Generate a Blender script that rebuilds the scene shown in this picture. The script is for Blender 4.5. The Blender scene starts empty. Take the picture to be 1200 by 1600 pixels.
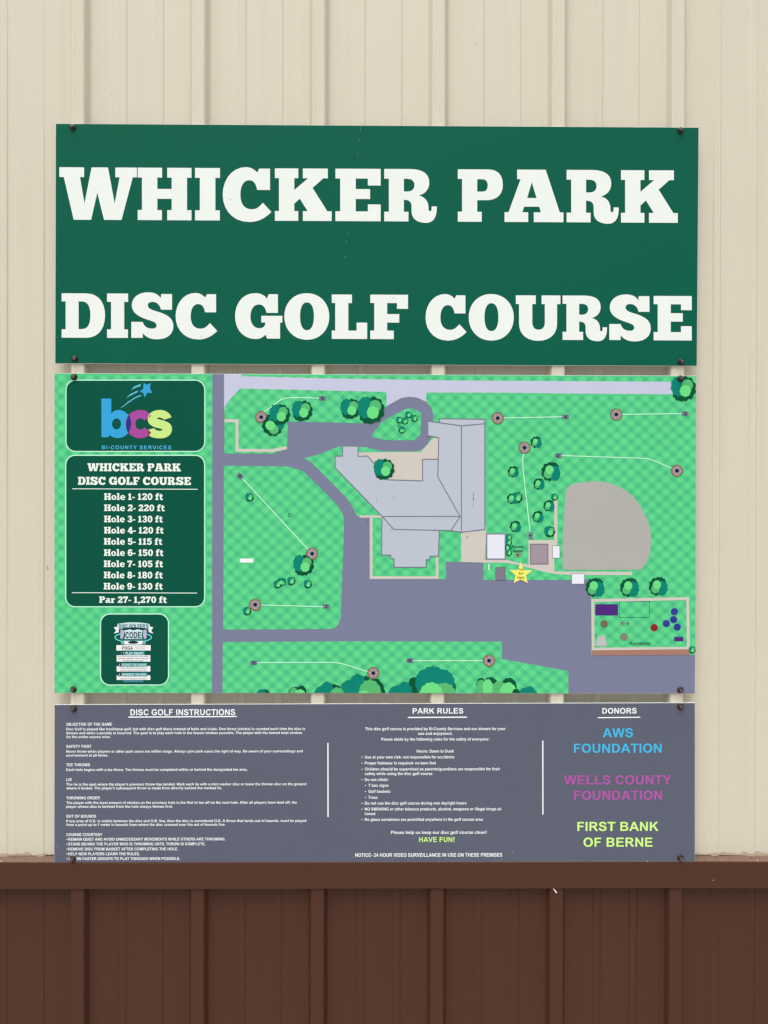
import bpy, math, random
from mathutils import Vector, Matrix
from mathutils.geometry import tessellate_polygon

random.seed(7)
SC = bpy.context.scene
COL = SC.collection
R = math.radians

# ------------------------------------------------------------------ camera
FPX = 1202.0                       # focal length in photo pixels (1200 x 1600)
EYE = Vector((0.0, -1.46223, 1.60))
ROT = (Matrix.Rotation(-0.00474, 3, 'Z') @ Matrix.Rotation(-0.00187, 3, 'Y')
       @ Matrix.Rotation(-0.00378, 3, 'X'))
cam_data = bpy.data.cameras.new('camera')
cam = bpy.data.objects.new('camera', cam_data)
COL.objects.link(cam)
cam.matrix_world = Matrix.Translation(EYE) @ (ROT @ Matrix.Rotation(R(90), 3, 'X')).to_4x4()
cam_data.sensor_fit = 'VERTICAL'
cam_data.sensor_height = 36.0
cam_data.sensor_width = 27.0
cam_data.lens = FPX / 1600 * 36
cam_data.clip_start = 0.01
cam_data.clip_end = 500
SC.camera = cam

# ------------------------------------------------------------------ light: bright overcast day
SUN_EL, SUN_AZ = R(66), R(-16)     # in front of the wall, a little to the left
world = bpy.data.worlds.new('World')
SC.world = world
world.use_nodes = True
nt = world.node_tree
bg = nt.nodes['Background']
sky = nt.nodes.new('ShaderNodeTexSky')
sky.sky_type = 'NISHITA'
sky.sun_disc = False
sky.sun_elevation = SUN_EL
sky.sun_rotation = R(180) - SUN_AZ
sky.air_density = 1.0
sky.dust_density = 6.0
sky.ozone_density = 1.0
hs = nt.nodes.new('ShaderNodeHueSaturation')   # cloud cover: nearly colourless sky
hs.inputs['Saturation'].default_value = 0.20
nt.links.new(sky.outputs[0], hs.inputs['Color'])
nt.links.new(hs.outputs[0], bg.inputs['Color'])
bg.inputs['Strength'].default_value = 0.12
sun_d = bpy.data.lights.new('sun', 'SUN')
sun_d.energy = 1.2
sun_d.angle = R(55)
sun_d.color = (1.0, 0.985, 0.96)
sun = bpy.data.objects.new('sun', sun_d)
COL.objects.link(sun)
d = Vector((math.sin(SUN_AZ) * math.cos(SUN_EL), -math.cos(SUN_AZ) * math.cos(SUN_EL), math.sin(SUN_EL)))
sun.rotation_euler = d.to_track_quat('Z', 'Y').to_euler()
sun.location = (0, -3, 6)
SC.view_settings.view_transform = 'Standard'
SC.view_settings.look = 'None'
SC.view_settings.gamma = 1.0
SC.view_settings.use_curve_mapping = False
SC.view_settings.exposure = 0.32
SC.cycles.filter_width = 1.4
SC.cycles.use_denoising = True
SC.cycles.denoiser = 'OPENIMAGEDENOISE'
SC.cycles.denoising_input_passes = 'RGB_ALBEDO_NORMAL'
SC.cycles.denoising_prefilter = 'NONE'      # keeps the small print
SC.cycles.use_adaptive_sampling = False
SC.cycles.max_bounces = 6


# ------------------------------------------------------------------ helpers
def at(px, py, y=0.0):
    """photo pixel -> the point of the upright plane at depth y"""
    v = ROT @ Vector(((px - 600) / FPX, 1.0, (800 - py) / FPX))
    return EYE + v * ((y - EYE.y) / v.y)


def lin(c):
    out = []
    for v in c:
        v /= 255
        out.append(v / 12.92 if v <= .04045 else ((v + .055) / 1.055) ** 2.4)
    return out


MATS = {}


def mat(name, rgb, rough=.45, var=.05, scale=9.0, bump=0.0, bscale=900.0, metal=0.0, spec=.5, coat=0.0):
    if name in MATS:
        return MATS[name]
    m = bpy.data.materials.new(name)
    m.use_nodes = True
    n = m.node_tree.nodes
    l = m.node_tree.links
    b = n['Principled BSDF']
    c = lin(rgb)
    tc = n.new('ShaderNodeTexCoord')
    no = n.new('ShaderNodeTexNoise')
    no.inputs['Scale'].default_value = scale
    no.inputs['Detail'].default_value = 6
    no.inputs['Roughness'].default_value = .65
    l.new(tc.outputs['Object'], no.inputs['Vector'])
    mx = n.new('ShaderNodeMix')
    mx.data_type = 'RGBA'
    mx.inputs[6].default_value = [v * (1 - var) for v in c] + [1]
    mx.inputs[7].default_value = [min(1, v * (1 + var)) for v in c] + [1]
    l.new(no.outputs[0], mx.inputs[0])
    l.new(mx.outputs[2], b.inputs['Base Color'])
    b.inputs['Roughness'].default_value = rough
    b.inputs['Metallic'].default_value = metal
    b.inputs['Specular IOR Level'].default_value = spec
    b.inputs['Coat Weight'].default_value = coat
    if bump:
        n2 = n.new('ShaderNodeTexNoise')
        n2.inputs['Scale'].default_value = bscale
        n2.inputs['Detail'].default_value = 3
        l.new(tc.outputs['Object'], n2.inputs['Vector'])
        bp = n.new('ShaderNodeBump')
        bp.inputs['Strength'].default_value = bump
        bp.inputs['Distance'].default_value = .001
        l.new(n2.outputs[0], bp.inputs['Height'])
        l.new(bp.outputs[0], b.inputs['Normal'])
    MATS[name] = m
    return m


def ink(rgb):
    return mat('print_%d_%d_%d' % tuple(rgb), rgb, rough=.34, var=.03, scale=14, spec=.12)


def new_obj(name, verts, faces, mats, parent=None, idx=None, smooth=False):
    me = bpy.data.meshes.new(name)
    me.from_pydata([tuple(v) for v in verts], [], faces)
    for m in (mats if isinstance(mats, (list, tuple)) else [mats]):
        me.materials.append(m)
    if idx:
        me.polygons.foreach_set('material_index', idx)
    if smooth:
        me.polygons.foreach_set('use_smooth', [True] * len(me.polygons))
    me.update()
    o = bpy.data.objects.new(name, me)
    COL.objects.link(o)
    o.parent = parent
    return o


def thing(name, loc, label, cat):
    e = bpy.data.objects.new(name, None)
    e.empty_display_size = .05
    COL.objects.link(e)
    e.location = loc
    e['label'] = label
    e['category'] = cat
    return e


# --- paths -----------------------------------------------------------
def path(s, n=7):
    """'x,y x,y C x,y x,y x,y ...' -> list of points, C = cubic bezier"""
    t = s.replace('C', ' C ').split()
    pts, i = [], 0
    P = lambda q: tuple(float(k) for k in q.split(','))
    while i < len(t):
        if t[i] == 'C':
            p0, a, b, c = pts[-1], P(t[i + 1]), P(t[i + 2]), P(t[i + 3])
            for k in range(1, n + 1):
                u = k / n
                w = (1 - u)
                pts.append(tuple(w ** 3 * p0[j] + 3 * w * w * u * a[j] + 3 * w * u * u * b[j] + u ** 3 * c[j]
                                 for j in (0, 1)))
            i += 4
        else:
            pts.append(P(t[i]))
            i += 1
    if abs(pts[0][0] - pts[-1][0]) + abs(pts[0][1] - pts[-1][1]) < 1e-6:
        pts.pop()
    return pts


def ell(cx, cy, rx, ry=None, n=36, p=2.0, rot=0.0):
    ry = rx if ry is None else ry
    out = []
    for k in range(n):
        a = 2 * math.pi * k / n + rot
        c, s = math.cos(a), math.sin(a)
        out.append((cx + rx * math.copysign(abs(c) ** (2 / p), c), cy + ry * math.copysign(abs(s) ** (2 / p), s)))
    return out


def rect(x0, y0, x1, y1):
    return [(x0, y0), (x1, y0), (x1, y1), (x0, y1)]


def rrect(x0, y0, x1, y1, r, n=8):
    out = []
    for cx, cy, a0 in ((x1 - r, y0 + r, -90), (x1 - r, y1 - r, 0), (x0 + r, y1 - r, 90), (x0 + r, y0 + r, 180)):
        for k in range(n + 1):
            a = R(a0 + 90 * k / n)
            out.append((cx + r * math.cos(a), cy + r * math.sin(a)))
    return out


def stroke(pts, w, closed=False):
    """polyline -> outline loop(s) with mitred corners"""
    n = len(pts)
    A, B = [], []
    for i in range(n):
        p = Vector(pts[i])
        q0 = Vector(pts[i - 1]) if (i > 0 or closed) else None
        q1 = Vector(pts[(i + 1) % n]) if (i < n - 1 or closed) else None
        d0 = (p - q0).normalized() if q0 is not None else None
        d1 = (q1 - p).normalized() if q1 is not None else None
        if d0 is None:
            d0 = d1
        if d1 is None:
            d1 = d0
        n0, n1 = Vector((-d0.y, d0.x)), Vector((-d1.y, d1.x))
        m = n0 + n1
        m = m.normalized() if m.length > 1e-4 else n0
        k = w / 2 / max(.35, m.dot(n0))
        A.append(tuple(p + m * k))
        B.append(tuple(p - m * k))
    if closed:
        return [A, B]
    return [A + B[::-1]]


def clip_y(loop, y):
    out = []
    for i in range(len(loop)):
        a, b = loop[i - 1], loop[i]
        if (a[1] <= y) != (b[1] <= y):
            t = (y - a[1]) / (b[1] - a[1])
            out.append((a[0] + t * (b[0] - a[0]), y))
        if b[1] <= y:
            out.append(b)
    return out


def fill(loops):
    """[outer, holes...] -> verts, tris"""
    vs = [p for lp in loops for p in lp]
    tr = tessellate_polygon([[Vector((p[0], p[1], 0)) for p in lp] for lp in loops])
    out = []
    for a, b, c in tr:
        ax, ay = vs[a]
        bx, by = vs[b]
        cx, cy = vs[c]
        s = (bx - ax) * (cy - ay) - (by - ay) * (cx - ax)
        if abs(s) < 1e-9:
            continue
        out.append((a, c, b) if s > 0 else (a, b, c))
    return vs, out


# --- printed pieces ---------------------------------------------------
STEP = .00013
COUNT = {}


def printed(sign, name, shapes, layer, parent=None, zoff=None):
    """shapes: list of (loops, material); loops in photo pixels, on the sign's face"""
    k = COUNT.get((sign.name, layer), 0)
    COUNT[(sign.name, layer)] = k + 1
    verts, faces, idx, mats = [], [], [], []
    for si, (loops, m) in enumerate(shapes):
        vs, tr = fill(loops)
        y = -(layer * STEP + (k % 10) * .000008 + si * .00003)
        o = len(verts)
        verts += [at(px, py, 0) + Vector((0, y, 0)) - sign.location for px, py in vs]
        if m not in mats:
            mats.append(m)
        faces += [tuple(o + i for i in f) for f in tr]
        idx += [mats.index(m)] * len(tr)
    return new_obj(name, verts, faces, mats, parent or sign, idx)


# bold grotesque alphabet, cap height 100, y down: char -> (advance, loops)
def Q(w, *loops):
    return (w, [path(l, 3) if isinstance(l, str) else l for l in loops])


def dot(x, y0=80):
    return '%g,%g %g,%g %g,100 %g,100' % (x, y0, x + 20, y0, x + 20, x)


BOWL_O = ell(42.6, 63.8, 38, 38.5, 18, 2.15)
BOWL_I = ell(42.6, 63.8, 17.5, 22.5, 14, 2.15)
SF = {
 'A': Q(101, '101,100 79,100 70.5,77 30.5,77 22,100 0,100 39,0 61,0', '64,60 50.5,23 37,60'),
 'B': Q(101, '10,0 55,0 C80,0 89,10 89,25 C89,36 82,43 73,46 C86,49 93,58 93,71 C93,90 80,100 56,100 10,100', '30,17 30,40 52,40 C63,40 69,37 69,28 C69,20 64,17 52,17', '30,56 30,83 54,83 C66,83 72,79 72,70 C72,60 66,56 52,56'),
 'C': Q(101, '73,63 93,69 C88,90 74,102 53,102 C24,102 6,81 6,51 C6,18 25,-2 54,-2 C75,-2 89,9 93,29 72,34 C70,22 63,16 53,16 C37,16 28,28 28,50 C28,72 37,84 53,84 C64,84 71,77 73,63'),
 'D': Q(101, '10,0 47,0 C78,0 94,18 94,50 C94,82 78,100 48,100 10,100', '30,17 30,83 46,83 C64,83 72,72 72,50 C72,28 64,17 46,17'),
 'E': Q(93, '10,0 84,0 84,17 30,17 30,40 80,40 80,57 30,57 30,83 86,83 86,100 10,100'),
 'F': Q(85, '10,0 79,0 79,17 30,17 30,41 72,41 72,58 30,58 30,100 10,100'),
 'G': Q(109, '56,63 56,46 99,46 99,85 C89,96 74,102 57,102 C26,102 6,82 6,49 C6,18 26,-2 56,-2 C79,-2 94,8 98,27 77,31 C75,22 67,16 56,16 C38,16 28,28 28,49 C28,72 38,84 56,84 C65,84 73,81 79,76 79,63'),
 'H': Q(101, '10,0 30,0 30,39 70,39 70,0 90,0 90,100 70,100 70,56 30,56 30,100 10,100'),
 'I': Q(39, '9.5,0 29.5,0 29.5,100 9.5,100'),
 'J': Q(78, '48,0 68,0 68,63 C68,90 56,102 35,102 C13,102 2,89 2,69 21,66 C21,79 26,85 34,85 C43,85 48,80 48,66'),
 'K': Q(101, '10,0 30,0 30,44 70,0 98,0 60,40 101,100 74,100 46,54 30,71 30,100 10,100'),
 'L': Q(85, '10,0 30,0 30,83 82,83 82,100 10,100'),
 'M': Q(116, '10,0 40,0 58,68 76,0 107,0 107,100 88,100 88,21 68,100 48,100 29,21 29,100 10,100'),
 'N': Q(101, '10,0 30,0 72,67 72,0 91,0 91,100 71,100 29,35 29,100 10,100'),
 'O': Q(109, ell(54.5, 50, 49, 52, 28, 2.1), ell(54.5, 50, 27, 34, 22, 2.1)),
 'P': Q(93, '10,0 50,0 C77,0 87,12 87,31 C87,52 73,62 50,62 30,62 30,100 10,100', '30,17 30,45 46,45 C60,45 66,41 66,31 C66,21 60,17 46,17'),
 'Q': Q(109, '54,-2 C85,-2 103,18 103,50 C103,64 99,76 92,85 L98,89 106,92 99,107 C91,105 84,101 77,96 C70,100 62,102 54,102 C24,102 5,82 5,50 C5,18 24,-2 54,-2'.replace('L', ''), ell(54, 50, 27, 34, 20, 2.1)),
 'R': Q(101, '10,0 56,0 C80,0 91,10 91,29 C91,44 82,53 67,56 C75,61 79,66 86,78 L100,100 75,100 59,75 C49,60 46,58 36,58 30,58 30,100 10,100'.replace('L', ''), '30,17 30,42 52,42 C64,42 70,39 70,29 C70,20 65,17 53,17'),
 'S': Q(93, '4,67 24,65 C26,78 33,84 46,84 C59,84 66,79 66,71 C66,63 59,61 42,57 C18,51 8,44 8,27 C8,9 22,-2 45,-2 C70,-2 83,10 84,29 63,30 C62,20 56,15 45,15 C34,15 28,19 28,25 C28,32 34,35 52,39 C76,45 87,52 87,70 C87,90 72,102 46,102 C20,102 6,89 4,67'),
 'T': Q(85, '2,0 83,0 83,17 53,17 53,100 32,100 32,17 2,17'),
 'U': Q(101, '10,0 30,0 30,58 C30,77 36,84 50,84 C64,84 70,77 70,58 70,0 91,0 91,56 C91,88 78,102 50,102 C22,102 10,88 10,56'),
 'V': Q(93, '0,0 22,0 47,74 71,0 93,0 57,100 36,100'),
 'W': Q(132, '1,0 22,0 36,69 53,0 78,0 95,70 110,0 131,0 106,100 84,100 66,27 47,100 25,100'),
 'X': Q(93, '0,100 34,48 3,0 27,0 47,32 66,0 90,0 59,48 93,100 69,100 46,65 24,100'),
 'Y': Q(93, '0,0 24,0 47,39 70,0 93,0 57,58 57,100 36,100 36,58'),
 'Z': Q(85, '2,100 2,82 55,17 8,17 8,0 82,0 82,16 28,83 84,83 84,100'),
 'a': Q(78, '24,49 6,46 C10,33 20,26 38,26 C62,26 69,35 69,52 L69,82 C69,90 70,95 73,100 54,100 51,93 C45,99 38,102 29,102 C14,102 4,93 4,80 C4,64 17,60 34,57 C43,55 48,54 50,52 C50,45 46,41 38,41 C30,41 27,43 24,49'.replace('L', ''), '50,65 C46,67 42,68 36,69 C28,71 24,73 24,79 C24,84 28,87 34,87 C44,87 50,81 50,71'),
 'b': Q(85, '9,0 28,0 28,36 C34,29 41,26 49,26 C68,26 80,40 80,63 C80,87 68,102 49,102 C40,102 32,98 27,90 27,100 9,100', ell(44, 63, 16, 22, 14)),
 'c': Q(78, '74,49 55,52 C54,45 49,41 42,41 C31,41 25,48 25,63 C25,79 31,87 42,87 C50,87 54,82 56,73 75,76 C71,94 60,102 41,102 C19,102 5,88 5,64 C5,40 19,26 42,26 C60,26 70,33 74,49'),
 'd': Q(85, '76,100 58,100 58,90 C53,98 45,102 36,102 C18,102 5,87 5,63 C5,40 18,26 36,26 C44,26 51,29 57,36 57,0 76,0', ell(41, 63, 16, 22, 14)),
 'e': Q(78, '53,77 72,80 C67,95 56,102 39,102 C16,102 4,87 4,64 C4,41 18,26 38,26 C61,26 74,41 73,70 24,70 C24,81 31,87 39,87 C46,87 51,84 53,77', '54,58 24,58 C24,47 31,41 39,41 C47,41 53,47 54,58'),
 'f': Q(46.5, '1,27.5 12,27.5 12,22 C12,6 20,-2 35,-2 C41,-2 46,-1 51,1 48,14 C44,13 42,13 39,13 C33,13 31,16 31,22 31,27.5 46,27.5 46,42.5 31,42.5 31,100 12,100 12,42.5 1,42.5'),
 'g': Q(85, '8,105 30,107 C31,112 34,115 42,115 C53,115 57,110 57,100 57,89 C51,97 44,100 36,100 C17,100 5,85 5,63 C5,39 18,26 36,26 C45,26 53,30 58,38 58,27.5 76,27.5 76,92 C76,120 67,130 42,130 C19,130 8,121 8,105', ell(41, 62.5, 16.5, 22, 14)),
 'h': Q(85, '9,0 28,0 28,37 C34,29 42,26 51,26 C68,26 76,35 76,55 76,100 57,100 57,60 C57,46 54,41 45,41 C34,41 28,49 28,63 28,100 9,100'),
 'i': Q(39, '10,0 29,0 29,18 10,18'),
 'j': Q(39, '10,0 29,0 29,18 10,18'),
 'k': Q(78, '9,0 28,0 28,53 51,27.5 75,27.5 49,54 77,100 56,100 37,67 28,77 28,100 9,100'),
 'l': Q(39, '10,0 29,0 29,100 10,100'),
 'm': Q(124, '8.5,27.5 26,27.5 26,37 C32,30 40,26 49,26 C59,26 65,30 69,37 C75,30 83,26 92,26 C108,26 116,35 116,54 116,100 97,100 97,58 C97,46 94,41 87,41 C77,41 72,48 72,61 72,100 53,100 53,60 C53,47 50,41 43,41 C33,41 28,48 28,61 28,100 8.5,100'),
 'n': Q(85, '9,27.5 27,27.5 27,38 C33,30 41,26 51,26 C68,26 76,35 76,54 76,100 57,100 57,62 C57,46 54,41 45,41 C34,41 28,48 28,65 28,100 9,100'),
 'o': Q(85, BOWL_O, BOWL_I),
 'p': Q(85, '9,27.5 27,27.5 27,38 C32,30 40,26 49,26 C68,26 80,40 80,63 C80,87 67,102 49,102 C41,102 34,98 28,91 28,128 9,128', ell(44, 63, 16, 22, 14)),
 'q': Q(85, '76,128 57,128 57,91 C51,98 44,102 36,102 C18,102 5,87 5,64 C5,40 18,26 36,26 C45,26 53,30 58,38 58,27.5 76,27.5', ell(41, 63, 16, 22, 14)),
 'r': Q(54, '9,27.5 27,27.5 27,38 C32,29 38,26 44,26 C48,26 52,27 56,29 50,46 C47,44 44,43 41,43 C32,43 28,49 28,68 28,100 9,100'),
 's': Q(78, '3,79 22,76 C24,84 29,88 38,88 C48,88 53,85 53,79 C53,74 48,73 36,70 C15,65 6,60 6,47 C6,33 17,26 37,26 C56,26 66,32 70,45 52,48 C50,43 45,40 38,40 C29,40 25,42 25,46 C25,51 30,52 46,56 C65,60 73,66 73,78 C73,93 61,102 38,102 C18,102 6,94 3,79'),
 't': Q(46.5, '31,2 31,27.5 44,27.5 44,43 31,43 31,73 C31,84 32,86 37,86 C39,86 41,86 44,85 45,99 C41,101 36,102 30,102 C16,102 12,95 12,79 12,43 3,43 3,27.5 12,27.5 12,13'),
 'u': Q(85, '76,100 58,100 58,89 C52,97 44,102 34,102 C17,102 9,92 9,73 9,27.5 28,27.5 28,66 C28,81 30,87 40,87 C52,87 57,79 57,62 57,27.5 76,27.5'),
 'v': Q(78, '29,100 0,27.5 20,27.5 38,77 57,27.5 77,27.5 48,100'),
 'w': Q(109, '23,100 0,27.5 19,27.5 33,75 46,27.5 64,27.5 76,75 90,27.5 109,27.5 86,100 67,100 55,53 42,100'),
 'x': Q(78, '1,100 27,62 2,27.5 25,27.5 38,48 52,27.5 74,27.5 50,61 76,100 53,100 38,76 23,100'),
 'y': Q(78, '1,27.5 21,27.5 39,79 56,27.5 76,27.5 46,108 C40,124 34,130 20,130 C15,130 11,129 8,128 6,113 C9,114 13,115 16,115 C24,115 27,110 29,101'),
 'z': Q(70, '2,100 2,85 42,43 5,43 5,27.5 67,27.5 67,41 27,84 69,84 69,100'),
 '0': Q(78, ell(38.5, 50, 33.5, 51, 22), ell(38.5, 50, 14, 35, 16)),
 '1': Q(78, '54,0 54,100 35,100 35,28 C27,35 19,39 8,43 8,26 C22,20 33,12 38,0'),
 '2': Q(78, '71,82 71,100 4,100 C6,82 16,72 33,57 C47,44 51,38 51,29 C51,20 46,14 38,14 C30,14 25,20 24,31 6,29 C8,9 20,-1 39,-1 C59,-1 70,11 70,28 C70,42 63,52 44,68 C36,75 33,79 31,82'),
 '3': Q(78, '5,73 24,71 C25,81 30,86 38,86 C46,86 51,80 51,71 C51,61 45,55 35,56 L30,57 32,42 C43,42 48,37 48,28 C48,20 44,15 37,15 C30,15 25,20 24,29 6,27 C9,8 20,-1 38,-1 C56,-1 67,10 67,26 C67,36 62,43 53,48 C64,51 71,59 71,71 C71,89 57,102 38,102 C20,102 7,91 5,73'.replace('L', '')),
 '4': Q(78, '43,100 43,80 2,80 2,63 45,0 61,0 61,63 74,63 74,80 61,80 61,100', '43,63 43,30 20,63'),
 '5': Q(78, '6,74 25,72 C26,81 31,86 38,86 C46,86 52,79 52,67 C52,55 46,49 38,49 C32,49 27,51 22,57 7,54 17,1 67,1 67,19 31,19 28,37 C33,34 38,33 43,33 C60,33 72,46 72,66 C72,87 57,102 37,102 C19,102 8,91 6,74'),
 '6': Q(78, '70,25 51,27 C50,19 46,15 40,15 C31,15 26,23 25,41 C30,36 36,33 43,33 C60,33 71,46 71,67 C71,88 58,102 40,102 C17,102 5,85 5,52 C5,16 19,-1 41,-1 C57,-1 67,8 70,25', ell(39, 67, 13.5, 18, 14)),
 '7': Q(78, '5,19 5,1 71,1 71,15 C53,34 43,66 43,100 24,100 C25,70 33,43 49,19'),
 '8': Q(78, '38,-1 C57,-1 68,10 68,26 C68,35 63,43 54,47 C65,51 71,60 71,71 C71,90 58,102 38.5,102 C18,102 5,90 5,71 C5,60 11,51 22,47 C13,43 8,36 8,26 C8,10 20,-1 38,-1', ell(38, 28, 12, 13, 12), ell(38, 71, 14, 16, 12)),
 '9': Q(78, [(76 - x, 101 - y) for x, y in path('70,25 51,27 C50,19 46,15 40,15 C31,15 26,23 25,41 C30,36 36,33 43,33 C60,33 71,46 71,67 C71,88 58,102 40,102 C17,102 5,85 5,52 C5,16 19,-1 41,-1 C57,-1 67,8 70,25', 3)], ell(37, 34, 13.5, 18, 14)),
 '.': Q(39, '10,81 29,81 29,100 10,100'),
 ',': Q(39, '10,81 29,81 29,97 C29,110 23,118 13,122 9,114 C15,111 18,107 19,100 10,100'),
 ':': Q(46, '14,81 33,81 33,100 14,100'),
 '!': Q(46, '12,0 35,0 35,26 29,73 18,73 12,26'),
 "'": Q(33, '6,0 27,0 27,14 22,36 11,36 6,14'),
 '-': Q(46, '4,55 42,55 42,74 4,74'),
 '/': Q(39, '0,102 25,-2 39,-2 14,102'),
 '(': Q(46, '43,130 30,130 C16,112 7,88 7,63 C7,40 15,16 30,-2 43,-2 C33,17 28,38 28,64 C28,90 33,110 43,130'),
 ')': Q(46, '3,130 16,130 C30,112 39,88 39,63 C39,40 31,16 16,-2 3,-2 C13,17 18,38 18,64 C18,90 13,110 3,130'),
}
EXTRA = {'i': '10,27.5 29,27.5 29,100 10,100', 'j': '10,27.5 29,27.5 29,108 C29,123 23,130 10,130 L4,130 1,129 4,113 7,114 C9,114 10,112 10,107'.replace('L', ''),
         ':': '14,27.5 33,27.5 33,46.5 14,46.5', '!': '13,81 33,81 33,100 13,100'}
TRI = {}


def glyph(ch):
    if ch not in TRI:
        w, loops = SF[ch]
        vs, fs = fill(loops)
        if ch in EXTRA:
            v2, f2 = fill([path(EXTRA[ch], 3)])
            fs = fs + [tuple(len(vs) + i for i in f) for f in f2]
            vs = vs + v2
        TRI[ch] = (w, vs, fs)
    return TRI[ch]


def text(sign, s, x0, x1, base, cap, m, layer=6, parent=None, bold=0.0, spacing=1.0, name='text_line', slope=None, rot=0.0):
    """one line of sans lettering fitted between x0 and x1 (photo pixels)"""
    pen, V, F = 0.0, [], []
    for ch in s:
        if ch == ' ':
            pen += 39 * spacing
            continue
        w, vs, fs = glyph(ch)
        o = len(V)
        V += [(pen + x, y) for x, y in vs]
        F += [tuple(o + i for i in f) for f in fs]
        pen += w + (spacing - 1) * 60
    mn = min(v[0] for v in V)
    mx = max(v[0] for v in V)
    kx, k = (x1 - x0) / (mx - mn), cap / 100
    sl = SLOPE.get(sign.name, 0) if slope is None else slope
    cx, cy = (x0 + x1) / 2, base - cap / 2
    out = []
    for x, y in V:
        px = x0 + (x - mn) * kx
        py = base - (100 - y) * k + (px - x0) * sl
        if rot:
            dx, dy = px - cx, py - cy
            px, py = cx + dx * math.cos(rot) - dy * math.sin(rot), cy + dx * math.sin(rot) + dy * math.cos(rot)
        out.append(at(px, py) + Vector((0, -layer * STEP, 0)) - sign.location)
    return new_obj(name, out, F, m, parent or sign)


SLOPE = {'title_sign': .0045, 'map_sign': .0025, 'rules_sign': -.0015}


# ------------------------------------------------------------------ slab-serif glyphs (traced, cap height 100)
def G(s, x0, x1, top, base, *holes):
    k = 100 / (base - top)
    f = lambda lp: [((x - x0) * k, (y - top) * k) for x, y in lp]
    return ((x1 - x0) * k, [f(path(s) if isinstance(s, str) else s)] +
            [f(path(h) if isinstance(h, str) else h) for h in holes])


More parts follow.
